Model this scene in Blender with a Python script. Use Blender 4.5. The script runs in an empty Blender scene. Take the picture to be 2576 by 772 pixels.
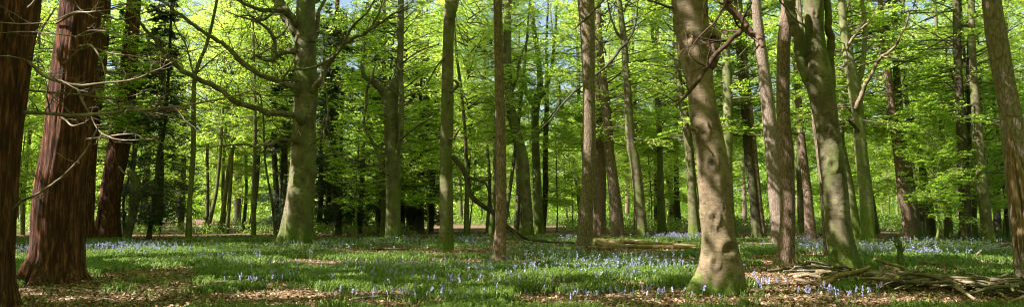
import bpy, math, random
import numpy as np
from mathutils import Vector

# ------------------------------------------------------------------ camera, world, sun, exposure
SC = bpy.context.scene
COL = SC.collection
F = 1865.0                 # focal length measured on the photograph (2576 px wide copy)
CX, CY = 1288.0, 386.0
HZ = 532.0                 # horizon row
EYE = 1.6
PITCH = math.atan((HZ - CY) / F)
cam_d = bpy.data.cameras.new("camera")
cam = bpy.data.objects.new("camera", cam_d); COL.objects.link(cam)
cam.location = (0, 0, EYE)
cam.rotation_euler = (math.pi / 2 + PITCH, 0, 0)
cam_d.sensor_width = 36.0
cam_d.lens = 36.0 * F / 2576.0
cam_d.clip_start = 0.1
cam_d.clip_end = 2000
SC.camera = cam

SUN_EL = math.radians(46)
SUN_AZ = (-0.955, -0.296)          # horizontal direction towards the sun (left, a little behind)
S = np.array([SUN_AZ[0] * math.cos(SUN_EL), SUN_AZ[1] * math.cos(SUN_EL), math.sin(SUN_EL)])
S /= np.linalg.norm(S)
world = bpy.data.worlds.new("World"); SC.world = world
world.use_nodes = True
wn = world.node_tree.nodes; wl = world.node_tree.links
bg = wn["Background"]
sky = wn.new("ShaderNodeTexSky"); sky.sky_type = 'NISHITA'; sky.sun_disc = False
sky.sun_elevation = SUN_EL; sky.dust_density = 3.0; sky.air_density = 1.2
sky.sun_rotation = math.atan2(S[0], S[1])
wl.new(sky.outputs[0], bg.inputs[0]); bg.inputs[1].default_value = 0.06
sun_d = bpy.data.lights.new("sun", 'SUN'); sun_d.energy = 5.0; sun_d.angle = math.radians(0.5)
sun_d.color = (1.0, 0.95, 0.86)
sun = bpy.data.objects.new("sun", sun_d); COL.objects.link(sun)
sun.rotation_euler = Vector(S.tolist()).to_track_quat('Z', 'Y').to_euler()
SC.view_settings.view_transform = 'Standard'; SC.view_settings.look = 'None'
SC.view_settings.exposure = 1.95; SC.view_settings.gamma = 1.0
cy = SC.cycles
cy.max_bounces = 8; cy.diffuse_bounces = 4; cy.glossy_bounces = 2; cy.transmission_bounces = 7
cy.transparent_max_bounces = 4; cy.caustics_reflective = False; cy.caustics_refractive = False
cy.filter_width = 1.1; cy.use_denoising = True; cy.denoiser = 'OPENIMAGEDENOISE'; cy.denoising_input_passes = 'RGB_ALBEDO_NORMAL'

# ------------------------------------------------------------------ helpers
cp, sp = math.cos(PITCH), math.sin(PITCH)
def ray(vx, vy):
    a = (vx - CX) / F; b = (CY - vy) / F
    return np.array([a, cp - b * sp, sp + b * cp])
def P(vx, vy, Y):
    d = ray(vx, vy); t = Y / d[1]
    return np.array([d[0] * t, Y, EYE + d[2] * t])
def G(vx, vy):
    d = ray(vx, vy); t = -EYE / d[2]
    return np.array([d[0] * t, d[1] * t, 0.0])
def proj(p):
    x = p[..., 0]; y = p[..., 1]; z = p[..., 2] - EYE
    dep = y * cp + z * sp; up = -y * sp + z * cp
    dep = np.maximum(dep, 0.01)
    return CX + F * x / dep, CY - F * up / dep

def h3(ix, iy, iz, seed):
    n = (ix * 73856093) ^ (iy * 19349663) ^ (iz * 83492791) ^ (seed * 2654435 + 12345)
    n = (n ^ (n >> 13)) * 1274126177
    n = n & 0x7fffffff
    n = (n ^ (n >> 15)) * 2246822519 & 0x7fffffff
    return (n % 100003) / 100003.0
def vnoise(p, seed=0):
    p = np.asarray(p, dtype=np.float64)
    i = np.floor(p).astype(np.int64); f = p - i
    f = f * f * (3 - 2 * f)
    out = 0
    for dx in (0, 1):
        for dy in (0, 1):
            for dz in (0, 1):
                w = (f[..., 0] if dx else 1 - f[..., 0]) * (f[..., 1] if dy else 1 - f[..., 1]) * (f[..., 2] if dz else 1 - f[..., 2])
                out = out + w * h3(i[..., 0] + dx, i[..., 1] + dy, i[..., 2] + dz, seed)
    return out * 2 - 1
def fbm(p, seed=0, o=3):
    p = np.asarray(p, dtype=np.float64)
    a = 1.0; s = 0; t = 0
    for k in range(o):
        s = s + a * vnoise(p * (2 ** k), seed + k * 7); t += a; a *= 0.5
    return s / t

def mesh_np(name, V, Q, mats, smooth=False, attrs=None, midx=None):
    """V (n,3), Q (m,4) quads"""
    me = bpy.data.meshes.new(name)
    V = np.asarray(V, dtype=np.float32); Q = np.asarray(Q, dtype=np.int32)
    me.vertices.add(len(V)); me.vertices.foreach_set("co", V.ravel())
    k = Q.shape[1]
    me.loops.add(Q.size); me.loops.foreach_set("vertex_index", Q.ravel())
    me.polygons.add(len(Q))
    me.polygons.foreach_set("loop_start", np.arange(0, Q.size, k, dtype=np.int32))
    me.polygons.foreach_set("loop_total", np.full(len(Q), k, dtype=np.int32))
    if smooth: me.polygons.foreach_set("use_smooth", np.ones(len(Q), dtype=bool))
    for m in (mats if isinstance(mats, (list, tuple)) else [mats]): me.materials.append(m)
    if midx is not None: me.polygons.foreach_set("material_index", np.asarray(midx, dtype=np.int32))
    for an, (dom, arr) in (attrs or {}).items():
        at = me.attributes.new(an, 'FLOAT', dom); at.data.foreach_set("value", np.asarray(arr, dtype=np.float32))
    me.update(calc_edges=True)
    return me

def obj(name, me, parent=None, loc=None):
    o = bpy.data.objects.new(name, me); COL.objects.link(o)
    if parent is not None: o.parent = parent
    if loc is not None: o.location = loc
    return o
def tag(o, label=None, cat=None, group=None, kind=None):
    if label: o["label"] = label
    if cat: o["category"] = cat
    if group: o["group"] = group
    if kind: o["kind"] = kind
    return o
def empty(name, loc):
    o = bpy.data.objects.new(name, None); COL.objects.link(o); o.location = [float(c) for c in loc]
    o.empty_display_size = 0.2
    return o

class MB:
    def __init__(s): s.V = []; s.Q = []; s.n = 0; s.A = []; s.M = []
    def add(s, V, Q, a=None, m=0):
        s.V.append(V); s.Q.append(np.asarray(Q) + s.n); s.n += len(V); s.M.append(np.full(len(Q), m))
        s.A.append(np.zeros(len(V)) if a is None else np.broadcast_to(a, (len(V),)))
    def mesh(s, name, mat, smooth=True, attr=None, off=(0, 0, 0)):
        V = np.concatenate(s.V) - np.array(off)
        at = {attr: ('POINT', np.concatenate(s.A))} if attr else None
        return mesh_np(name, V, np.concatenate(s.Q), mat, smooth, at, np.concatenate(s.M) if isinstance(mat, (list, tuple)) else None)

def catmull(P_, n):
    P_ = np.asarray(P_, dtype=float)
    if len(P_) < 3: 
        t = np.linspace(0, 1, n)[:, None]; return P_[0] * (1 - t) + P_[-1] * t
    d = np.concatenate([[0], np.cumsum(np.linalg.norm(np.diff(P_[:, :3], axis=0), axis=1) + 1e-6)])
    u = np.linspace(0, d[-1], n)
    T = np.zeros_like(P_)
    T[1:-1] = (P_[2:] - P_[:-2]) / (d[2:] - d[:-2])[:, None]
    T[0] = (P_[1] - P_[0]) / (d[1] - d[0]); T[-1] = (P_[-1] - P_[-2]) / (d[-1] - d[-2])
    k = np.clip(np.searchsorted(d, u, side='right') - 1, 0, len(d) - 2)
    h = (d[k + 1] - d[k]); t = ((u - d[k]) / h)[:, None]; h = h[:, None]
    return (2*t**3 - 3*t**2 + 1) * P_[k] + (t**3 - 2*t**2 + t) * h * T[k] + (-2*t**3 + 3*t**2) * P_[k+1] + (t**3 - t**2) * h * T[k+1]

def tube(C, R, ns=6, rough=0.0, seed=0, cap=True):
    """C (n,3), R (n,) -> V, Q"""
    C = np.asarray(C, dtype=float); R = np.asarray(R, dtype=float); n = len(C)
    T = np.gradient(C, axis=0); T /= np.linalg.norm(T, axis=1)[:, None] + 1e-9
    ref = np.array([0.13, 0.97, 0.21]) if abs(T[:, 2]).mean() > 0.6 else np.array([0.05, 0.1, 1.0])
    A = np.cross(T, ref); A /= np.linalg.norm(A, axis=1)[:, None] + 1e-9
    B = np.cross(T, A)
    th = np.linspace(0, 2 * math.pi, ns, endpoint=False)
    RR = R[:, None] * np.ones(ns)[None]
    V = C[:, None] + RR[..., None] * (np.cos(th)[None, :, None] * A[:, None] + np.sin(th)[None, :, None] * B[:, None])
    if rough > 0:
        nz = fbm(V * (0.6 / max(R.max(), 0.01)), seed, 2)
        V = C[:, None] + (V - C[:, None]) * (1 + rough * nz)[..., None]
    V = V.reshape(-1, 3)
    i = np.arange(n - 1)[:, None] * ns; j = np.arange(ns)[None]; j2 = (j + 1) % ns
    Q = np.stack([i + j, i + j2, i + ns + j2, i + ns + j], -1).reshape(-1, 4)
    if cap:
        c0 = len(V); V = np.vstack([V, C[0], C[-1]])
        q = []
        for e, base, cc in ((0, 0, c0), (1, (n - 1) * ns, c0 + 1)):
            for k in range(0, ns, 2):
                a, b, c = base + k, base + (k + 1) % ns, base + (k + 2) % ns
                q.append([cc, c, b, a] if e == 0 else [cc, a, b, c])
        Q = np.vstack([Q, np.array(q)])
    return V, Q

rng = np.random.default_rng(11)
random.seed(5)

# ------------------------------------------------------------------ materials
def newmat(name):
    m = bpy.data.materials.new(name); m.use_nodes = True
    nt = m.node_tree
    for n in list(nt.nodes): nt.nodes.remove(n)
    out = nt.nodes.new("ShaderNodeOutputMaterial")
    return m, nt, out
def N(nt, t, **k):
    n = nt.nodes.new(t)
    for a, b in k.items(): setattr(n, a, b)
    return n
def ramp(nt, src, stops):
    r = N(nt, "ShaderNodeValToRGB"); nt.links.new(src, r.inputs[0])
    e = r.color_ramp.elements
    while len(e) < len(stops): e.new(0.5)
    for el, (p, c) in zip(e, stops):
        el.position = p; el.color = (*c, 1) if len(c) == 3 else c
    return r.outputs[0]
def mixc(nt, f, a, b, mode='MIX'):
    m = N(nt, "ShaderNodeMix", data_type='RGBA', blend_type=mode)
    if isinstance(f, (int, float)): m.inputs[0].default_value = f
    else: nt.links.new(f, m.inputs[0])
    for i, v in ((6, a), (7, b)):
        if isinstance(v, tuple): m.inputs[i].default_value = (*v, 1)
        else: nt.links.new(v, m.inputs[i])
    return m.outputs[2]
def math_(nt, op, a, b=None, c=None):
    m = N(nt, "ShaderNodeMath", operation=op)
    for i, v in enumerate((a, b, c)):
        if v is None: continue
        if isinstance(v, (int, float)): m.inputs[i].default_value = v
        else: nt.links.new(v, m.inputs[i])
    return m.outputs[0]
def mapping(nt, scale, src=None, off=True):
    tc = N(nt, "ShaderNodeTexCoord")
    mp = N(nt, "ShaderNodeMapping"); mp.inputs["Scale"].default_value = scale
    if off:
        oi = N(nt, "ShaderNodeObjectInfo")
        vm = N(nt, "ShaderNodeVectorMath", operation='ADD')
        nt.links.new(tc.outputs["Object"], vm.inputs[0])
        m2 = N(nt, "ShaderNodeVectorMath", operation='SCALE'); m2.inputs[0].default_value = (7.3, 5.1, 3.7)
        ml = math_(nt, 'MULTIPLY', oi.outputs["Random"], 20.0)
        nt.links.new(ml, m2.inputs["Scale"]); nt.links.new(m2.outputs[0], vm.inputs[1])
        nt.links.new(vm.outputs[0], mp.inputs[0])
    else:
        nt.links.new(tc.outputs["Object"], mp.inputs[0])
    return mp.outputs[0]
def noise(nt, vec, scale, detail=5, rough=0.6):
    n = N(nt, "ShaderNodeTexNoise"); n.inputs["Scale"].default_value = scale
    n.inputs["Detail"].default_value = detail; n.inputs["Roughness"].default_value = rough
    nt.links.new(vec, n.inputs["Vector"]); return n.outputs["Fac"]
def finish(nt, out, col, bumps, rough=0.9, dist=0.02):
    b = N(nt, "ShaderNodeBsdfPrincipled"); nt.links.new(col, b.inputs["Base Color"])
    b.inputs["Roughness"].default_value = rough
    b.inputs["Specular IOR Level"].default_value = 0.25
    if bumps is not None:
        bp = N(nt, "ShaderNodeBump"); bp.inputs["Strength"].default_value = 0.9; bp.inputs["Distance"].default_value = dist
        nt.links.new(bumps, bp.inputs["Height"]); nt.links.new(bp.outputs[0], b.inputs["Normal"])
    nt.links.new(b.outputs[0], out.inputs[0])

def bark(name, dark, mid, light, kind, moss=0.0, algae=0.0, mossh=0.8):
    m, nt, out = newmat(name)
    tc = N(nt, "ShaderNodeTexCoord")
    if kind == 'fibre':
        v = mapping(nt, (9, 9, 0.95)); f1 = noise(nt, v, 1.6, 6, 0.65)
        v2 = mapping(nt, (26, 26, 3.4)); f2 = noise(nt, v2, 1.2, 4, 0.6)
        h = math_(nt, 'ADD', math_(nt, 'MULTIPLY', f1, 0.65), math_(nt, 'MULTIPLY', f2, 0.35)); dist = 0.07
        col = ramp(nt, h, [(0.34, dark), (0.5, mid), (0.66, light)])
    elif kind == 'plate':
        v = mapping(nt, (8, 8, 2.4)); vo = N(nt, "ShaderNodeTexVoronoi", feature='DISTANCE_TO_EDGE')
        wv = mapping(nt, (3, 3, 1.0)); wn_ = N(nt, "ShaderNodeTexNoise"); wn_.inputs["Scale"].default_value = 2.5
        nt.links.new(wv, wn_.inputs["Vector"])
        am = N(nt, "ShaderNodeMixRGB"); am.inputs[0].default_value = 0.35
        nt.links.new(v, am.inputs[1]); nt.links.new(wn_.outputs["Color"], am.inputs[2])
        ad = N(nt, "ShaderNodeVectorMath", operation='ADD'); nt.links.new(v, ad.inputs[0]); nt.links.new(wn_.outputs["Color"], ad.inputs[1])
        nt.links.new(ad.outputs[0], vo.inputs["Vector"]); vo.inputs["Scale"].default_value = 1.6
        crack = ramp(nt, vo.outputs["Distance"], [(0.0, (0.3, 0.3, 0.3)), (0.13, (1, 1, 1))])
        f = noise(nt, mapping(nt, (12, 12, 5)), 2.0, 6, 0.7)
        h = math_(nt, 'ADD', math_(nt, 'MULTIPLY', crack, 0.42), math_(nt, 'MULTIPLY', f, 0.72)); dist = 0.03
        col = ramp(nt, h, [(0.3, dark), (0.72, mid), (0.95, light)])
    else:
        f1 = noise(nt, mapping(nt, (1.7, 1.7, 1.1)), 1.3, 6, 0.65)
        f2 = noise(nt, mapping(nt, (3.0, 3.0, 16.0)), 1.5, 4, 0.6)
        f3 = noise(nt, mapping(nt, (22, 22, 22)), 2.0, 4, 0.7)
        h = math_(nt, 'ADD', math_(nt, 'MULTIPLY', f2, 0.4), math_(nt, 'MULTIPLY', f3, 0.4)); dist = 0.03
        hh = math_(nt, 'ADD', math_(nt, 'MULTIPLY', f1, 0.62), math_(nt, 'MULTIPLY', h, 0.46))
        col = ramp(nt, hh, [(0.36, dark), (0.5, mid), (0.64, light)])
        bl = noise(nt, mapping(nt, (2.2, 2.2, 3.4)), 2.1, 5, 0.72)
        bf = ramp(nt, bl, [(0.53, (0, 0, 0)), (0.63, (0.62,) * 3)])
        col = mixc(nt, bf, col, tuple(c * 0.55 for c in dark))
        ln_ = noise(nt, mapping(nt, (2.0, 2.0, 30.0)), 1.3, 3, 0.6)
        col = mixc(nt, ramp(nt, ln_, [(0.62, (0, 0, 0)), (0.68, (0.45,) * 3)]), col, tuple(c * 0.7 for c in dark))
    if algae > 0:
        a = noise(nt, mapping(nt, (1.0, 1.0, 0.5)), 1.6, 4, 0.6)
        af = ramp(nt, a, [(0.45, (0, 0, 0)), (0.62, (algae,) * 3)])
        col = mixc(nt, af, col, (0.10, 0.125, 0.03))
    if moss > 0:
        sx = N(nt, "ShaderNodeSeparateXYZ"); nt.links.new(tc.outputs["Object"], sx.inputs[0])
        a = noise(nt, mapping(nt, (2.5, 2.5, 1.2)), 1.8, 5, 0.7)
        zz = math_(nt, 'DIVIDE', sx.outputs[2], mossh)
        q = math_(nt, 'SUBTRACT', math_(nt, 'MULTIPLY', a, 2.2), math_(nt, 'ADD', zz, 0.35))
        mf = ramp(nt, q, [(0.15, (0, 0, 0)), (0.42, (moss,) * 3)])
        mcol = ramp(nt, noise(nt, mapping(nt, (9, 9, 9)), 2.0, 3), [(0.3, (0.035, 0.055, 0.012)), (0.7, (0.13, 0.17, 0.025))])
        col = mixc(nt, mf, col, mcol)
    # dark scars where the mesh has knots
    at = N(nt, "ShaderNodeAttribute", attribute_name="scar")
    col = mixc(nt, at.outputs["Fac"], col, (0.05, 0.03, 0.018))
    finish(nt, out, col, h, 0.92, dist)
    return m
M = {}
M['redwood'] = bark('redwood_bark', (0.014, 0.006, 0.004), (0.060, 0.022, 0.014), (0.27, 0.10, 0.056), 'fibre')
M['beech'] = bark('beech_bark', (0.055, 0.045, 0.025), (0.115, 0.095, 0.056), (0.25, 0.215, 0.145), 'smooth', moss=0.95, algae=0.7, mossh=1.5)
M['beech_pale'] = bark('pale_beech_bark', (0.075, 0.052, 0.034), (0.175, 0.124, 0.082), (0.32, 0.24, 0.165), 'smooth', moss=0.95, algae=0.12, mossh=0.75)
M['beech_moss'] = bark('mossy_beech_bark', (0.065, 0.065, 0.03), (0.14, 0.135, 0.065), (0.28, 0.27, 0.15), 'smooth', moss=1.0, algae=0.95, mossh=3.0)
M['pine'] = bark('pine_bark', (0.045, 0.031, 0.021), (0.135, 0.098, 0.068), (0.27, 0.205, 0.15), 'plate')
M['pine_red'] = bark('red_pine_bark', (0.050, 0.031, 0.022), (0.150, 0.098, 0.074), (0.29, 0.20, 0.155), 'plate')
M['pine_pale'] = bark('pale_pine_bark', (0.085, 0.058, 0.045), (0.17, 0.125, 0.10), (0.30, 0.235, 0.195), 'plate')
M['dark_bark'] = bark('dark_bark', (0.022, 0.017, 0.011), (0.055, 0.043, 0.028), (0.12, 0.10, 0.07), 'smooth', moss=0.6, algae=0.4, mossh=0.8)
M['deadwood'] = bark('dead_branch_bark', (0.07, 0.048, 0.032), (0.19, 0.14, 0.095), (0.42, 0.34, 0.25), 'smooth')
M['log'] = bark('log_bark', (0.09, 0.055, 0.03), (0.25, 0.165, 0.095), (0.46, 0.33, 0.20), 'smooth', moss=0.0, algae=0.2)
M['limb'] = bark('branch_bark', (0.045, 0.035, 0.022), (0.11, 0.088, 0.055), (0.22, 0.185, 0.12), 'smooth', algae=0.3)
M['brown_limb'] = bark('dead_brown_branch_bark', (0.028, 0.014, 0.009), (0.08, 0.043, 0.029), (0.17, 0.105, 0.075), 'smooth')
M['hollow'] = bark('rotten_wood', (0.05, 0.027, 0.015), (0.17, 0.10, 0.058), (0.40, 0.28, 0.17), 'fibre')

def cutwood():
    m, nt, out = newmat('cut_wood')
    f = noise(nt, mapping(nt, (6, 6, 6)), 3.0, 4)
    finish(nt, out, ramp(nt, f, [(0.3, (0.30, 0.19, 0.09)), (0.7, (0.52, 0.36, 0.19))]), f, 0.8, 0.01)
    return m
M['cut'] = cutwood()

def leafmat(name, cols, tcols, trans, rough=0.5):
    """cols/tcols: colours by the leaf's own 'tint' value"""
    m, nt, out = newmat(name)
    at = N(nt, "ShaderNodeAttribute", attribute_name="tint")
    oi = N(nt, "ShaderNodeObjectInfo")
    x = math_(nt, 'ADD', math_(nt, 'MULTIPLY', at.outputs["Fac"], 0.75), math_(nt, 'MULTIPLY', oi.outputs["Random"], 0.25))
    c = ramp(nt, x, cols); t = ramp(nt, x, tcols)
    d = N(nt, "ShaderNodeBsdfPrincipled"); nt.links.new(c, d.inputs["Base Color"]); d.inputs["Roughness"].default_value = rough
    d.inputs["Specular IOR Level"].default_value = 0.35
    tr = N(nt, "ShaderNodeBsdfTranslucent"); nt.links.new(t, tr.inputs[0])
    mx = N(nt, "ShaderNodeMixShader"); mx.inputs[0].default_value = trans
    nt.links.new(d.outputs[0], mx.inputs[1]); nt.links.new(tr.outputs[0], mx.inputs[2]); nt.links.new(mx.outputs[0], out.inputs[0])
    return m
M['leaf'] = leafmat('beech_leaves', [(0.0, (0.048, 0.12, 0.018)), (0.5, (0.088, 0.18, 0.025)), (1.0, (0.15, 0.25, 0.035))],
                    [(0.0, (0.36, 0.57, 0.06)), (0.5, (0.60, 0.79, 0.10)), (1.0, (0.82, 0.92, 0.22))], 0.64)
M['needle'] = leafmat('conifer_needles', [(0.0, (0.010, 0.026, 0.010)), (1.0, (0.032, 0.07, 0.02))],
                      [(0.0, (0.02, 0.06, 0.01)), (1.0, (0.08, 0.16, 0.03))], 0.2)
M['grass'] = leafmat('bluebell_foliage', [(0.0, (0.042, 0.070, 0.014)), (0.6, (0.092, 0.135, 0.025)), (1.0, (0.20, 0.24, 0.045))],
                     [(0.0, (0.09, 0.19, 0.03)), (1.0, (0.32, 0.48, 0.08))], 0.35, 0.45)
M['shrub'] = leafmat('undergrowth_leaves', [(0.0, (0.12, 0.08, 0.04)), (0.2, (0.14, 0.14, 0.05)), (0.4, (0.09, 0.17, 0.025)), (1.0, (0.17, 0.27, 0.04))],
                     [(0.0, (0.2, 0.14, 0.06)), (0.3, (0.3, 0.4, 0.08)), (1.0, (0.5, 0.75, 0.1))], 0.45)
M['litter'] = leafmat('dead_leaves', [(0.0, (0.06, 0.033, 0.018)), (0.4, (0.17, 0.10, 0.055)), (0.75, (0.33, 0.215, 0.13)), (1.0, (0.55, 0.43, 0.31))],
                      [(0.0, (0.10, 0.05, 0.02)), (1.0, (0.35, 0.22, 0.12))], 0.12, 0.6)
M['bell'] = leafmat('bluebell_petals', [(0.0, (0.22, 0.20, 0.46)), (0.6, (0.37, 0.35, 0.63)), (1.0, (0.62, 0.60, 0.82))],
                    [(0.0, (0.2, 0.2, 0.6)), (1.0, (0.5, 0.5, 0.9))], 0.3)
M['stem'] = leafmat('flower_stem', [(0.0, (0.09, 0.18, 0.05)), (1.0, (0.16, 0.27, 0.10))], [(0.0, (0.1, 0.2, 0.05)), (1.0, (0.2, 0.35, 0.1))], 0.2)

# ------------------------------------------------------------------ ground cover map (where the green grows)
def cover(x, y):
    """0 = bare leaf litter, 1 = thick green"""
    p = np.stack([x * 0.42, y * 0.42, np.zeros_like(x)], -1)
    n = fbm(p, 3, 3) * 0.9 + fbm(p * 4.1, 9, 2) * 0.45
    vx, vy = proj(np.stack([x, y, np.zeros_like(x)], -1))
    base = np.full_like(x, 0.55)
    def ell(cx, cyy, rx, ry, v):
        nonlocal base
        d = ((vx - cx) / rx) ** 2 + ((vy - cyy) / ry) ** 2
        base = base + v * np.clip(1.4 - d, 0, 1)
    for e in BARE: ell(*e, -0.85)
    for e in LUSH: ell(*e, 0.38)
    base = np.where(y > 44, base - 0.5 * np.clip((y - 44) / 8, 0, 1), base)
    return np.clip((base + n * 0.85 - 0.40) * 3.0, 0, 1)
BARE = [(180, 770, 330, 36), (560, 762, 260, 22), (790, 662, 120, 6), (720, 742, 140, 14), (940, 628, 90, 4), (1420, 762, 240, 24), (1330, 660, 80, 6),
        (1640, 752, 140, 26), (2000, 700, 130, 34), (2250, 752, 330, 30), (2500, 760, 120, 20), (330, 592, 330, 9), (1760, 770, 100, 10),
        (650, 585, 160, 8), (2080, 640, 60, 6), (2480, 645, 60, 5), (110, 620, 70, 5), (1950, 655, 60, 10), (1600, 626, 150, 12), (1400, 715, 60, 6)]
LUSH = [(380, 650, 230, 26), (60, 665, 70, 22), (120, 752, 60, 12), (1000, 700, 240, 30), (1500, 690, 240, 30), (2330, 640, 240, 26), (1180, 745, 130, 18), (700, 690, 170, 16),
        (2050, 756, 160, 12), (1250, 760, 60, 14), (1560, 735, 90, 8), (1900, 745, 40, 8)]

def gz(x, y):
    x = np.asarray(x, dtype=float); y = np.asarray(y, dtype=float)
    p = np.stack([x * 0.16, y * 0.16, np.zeros_like(x)], -1)
    q = np.stack([x * 1.1, y * 1.1, np.zeros_like(x)], -1)
    return fbm(p, 31, 2) * 0.07 + fbm(q, 37, 2) * 0.018

def ground():
    xs = np.concatenate([-np.geomspace(700, 47, 24), np.linspace(-45, 45, 380), np.geomspace(47, 700, 24)])
    ys = np.concatenate([-np.geomspace(200, 6, 12), np.linspace(-4, 8, 20), np.linspace(8.3, 60, 330), np.geomspace(62, 900, 50)])
    X, Y = np.meshgrid(xs, ys)
    Z = gz(X, Y)
    V = np.stack([X, Y, Z], -1).reshape(-1, 3)
    nx, ny = len(xs), len(ys)
    i = (np.arange(ny - 1)[:, None] * nx + np.arange(nx - 1)[None]).ravel()
    Q = np.stack([i, i + 1, i + nx + 1, i + nx], -1)
    cv = cover(V[:, 0], np.maximum(V[:, 1], 5.0))
    m, nt, out = newmat('forest_floor')
    v = mapping(nt, (1, 1, 1), off=False)
    vo = N(nt, "ShaderNodeTexVoronoi"); vo.inputs["Scale"].default_value = 14; nt.links.new(v, vo.inputs["Vector"])
    sp_ = N(nt, "ShaderNodeSeparateColor"); nt.links.new(vo.outputs["Color"], sp_.inputs[0])
    lit = ramp(nt, sp_.outputs[0], [(0.0, (0.045, 0.025, 0.014)), (0.45, (0.14, 0.08, 0.045)), (0.8, (0.27, 0.17, 0.10)), (1.0, (0.42, 0.31, 0.21))])
    soil = ramp(nt, noise(nt, v, 2.2, 6, 0.7), [(0.3, (0.03, 0.017, 0.010)), (0.7, (0.11, 0.065, 0.038))])
    c = mixc(nt, ramp(nt, noise(nt, v, 6, 4), [(0.42, (0, 0, 0)), (0.6, (1, 1, 1))]), lit, soil)
    gr = ramp(nt, noise(nt, v, 9, 5, 0.7), [(0.3, (0.018, 0.035, 0.010)), (0.7, (0.05, 0.095, 0.022))])
    at = N(nt, "ShaderNodeAttribute", attribute_name="cover")
    c = mixc(nt, math_(nt, 'MULTIPLY', at.outputs["Fac"], 0.85), c, gr)
    hh = math_(nt, 'ADD', vo.outputs["Distance"], noise(nt, v, 20, 4))
    finish(nt, out, c, hh, 0.95, 0.03)
    me = mesh_np('ground', V, Q, m, True, {'cover': ('POINT', cv)})
    return tag(obj('ground', me), 'woodland floor of brown leaf litter and green growth', None, None, 'structure')
ground()

# ------------------------------------------------------------------ leaves
def leaf_quads(C, D, Nn, L, W, tint, bend=0.0):
    """diamond leaves; C base points, D direction, Nn normal"""
    D = D / (np.linalg.norm(D, axis=1)[:, None] + 1e-9)
    Sd = np.cross(D, Nn); Sd /= np.linalg.norm(Sd, axis=1)[:, None] + 1e-9
    Nn = np.cross(Sd, D)
    L = L[:, None]; W = W[:, None]
    mid = C + D * L * 0.42
    V = np.stack([C, mid + Sd * W * 0.5 + Nn * bend * W, C + D * L - Nn * bend * L * 0.3, mid - Sd * W * 0.5 + Nn * bend * W], 1).reshape(-1, 3)
    Q = np.arange(len(V)).reshape(-1, 4)
    return V, Q, tint

def spray_leaves(B0, Bd, Bl, per, r, leaf=0.1, droop=0.16, nj=0.6, width=0.5, tstart=0.22, sag=0.08):
    """herringbone sprays along many branches. B0 start, Bd unit direction, Bl length, per = leaves per branch"""
    nb = len(B0); idx = np.repeat(np.arange(nb), per); n = len(idx)
    nt_ = np.maximum(5, (Bl[idx] / 0.28)).astype(int)
    k = np.floor(r.random(n) * nt_)
    t = tstart + (1 - tstart) * (k + 0.5) / nt_
    side = np.where(r.random(n) < 0.5, -1.0, 1.0)
    ub = r.random(n) ** 0.75
    wid = width * Bl[idx] * (1.12 - t) * (0.5 + 0.9 * h3(k.astype(np.int64), idx, (side > 0).astype(np.int64), 5))
    u = ub * wid
    up = np.array([0, 0, 1.0])
    bd = Bd[idx]; perp = np.cross(bd, up); perp /= np.linalg.norm(perp, axis=1)[:, None] + 1e-9
    td = bd * 0.62 + perp * side[:, None] * 0.78
    pos = B0[idx] + bd * (t * Bl[idx])[:, None] + td * u[:, None]
    pos[:, 2] += -droop * u - sag * (t * Bl[idx]) ** 2 / np.maximum(Bl[idx], 1) + 0.16 * np.sin(k * 2.1 + idx) + 0.2 * u * np.sin(idx * 1.7 + side)
    s2 = np.where(r.random(n) < 0.5, -1.0, 1.0)
    lp = np.cross(td, up); pos = pos + lp * (s2 * r.random(n) * 0.07)[:, None] + r.normal(0, 0.02, (n, 3))
    D = td + lp * s2[:, None] * 0.7 + r.normal(0, 0.25, (n, 3)); D[:, 2] -= 0.2
    Nn = np.tile(up, (n, 1)) + r.normal(0, nj, (n, 3))
    L = leaf * r.uniform(0.7, 1.25, n); W = L * r.uniform(0.6, 0.8, n)
    bt = h3(idx.astype(np.int64), k.astype(np.int64) // 3, np.zeros(n, dtype=np.int64), 77)
    tint = np.clip(0.35 + 0.55 * bt * r.random(n) + 0.25 * (r.random(n) - 0.3), 0, 1)
    return pos, D, Nn, L, W, tint

def build_leaves(name, parts, mat, off=(0, 0, 0)):
    Vs, Qs, Ts = [], [], []; n = 0
    for (C, D, Nn, L, W, T) in parts:
        V, Q, t = leaf_quads(C, D, Nn, L, W, T)
        Vs.append(V); Qs.append(Q + n); n += len(V); Ts.append(t)
    V = np.concatenate(Vs) - np.array(off)
    return mesh_np(name, V, np.concatenate(Qs), mat, False, {'tint': ('FACE', np.concatenate(Ts))})

def limbs_mesh(name, B0, Bd, Bl, r, r0=0.03, sag=0.08, twigs=True):
    mb = MB(); up = np.array([0, 0, 1.0])
    for b in range(len(B0)):
        n = 6; t = np.linspace(0, 1, n)
        C = B0[b] + Bd[b] * (t * Bl[b])[:, None]
        C[:, 2] -= sag * (t * Bl[b]) ** 2 / max(Bl[b], 1)
        C[1:-1] += r.normal(0, 0.03 * Bl[b] * 0.4, (n - 2, 3))
        R = (r0 * Bl[b] / 4) * (1 - 0.85 * t) + 0.004
        mb.add(*tube(C, R, 4, cap=False))
        if twigs:
            perp = np.cross(Bd[b], up); perp /= np.linalg.norm(perp) + 1e-9
            for q in range(3):
                tt = r.uniform(0.3, 0.8); s = r.choice([-1, 1]); p0 = B0[b] + Bd[b] * tt * Bl[b]; p0[2] -= sag * (tt * Bl[b]) ** 2 / max(Bl[b], 1)
                p1 = p0 + (Bd[b] * 0.62 + perp * s * 0.78) * Bl[b] * 0.35 * r.uniform(0.6, 1.2)
                p1[2] -= 0.05
                mb.add(*tube(np.array([p0, (p0 + p1) / 2 + r.normal(0, 0.03, 3), p1]), [0.012, 0.009, 0.004], 3 if False else 4, cap=False))
    return mb.mesh(name, M['limb'], True)

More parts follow.
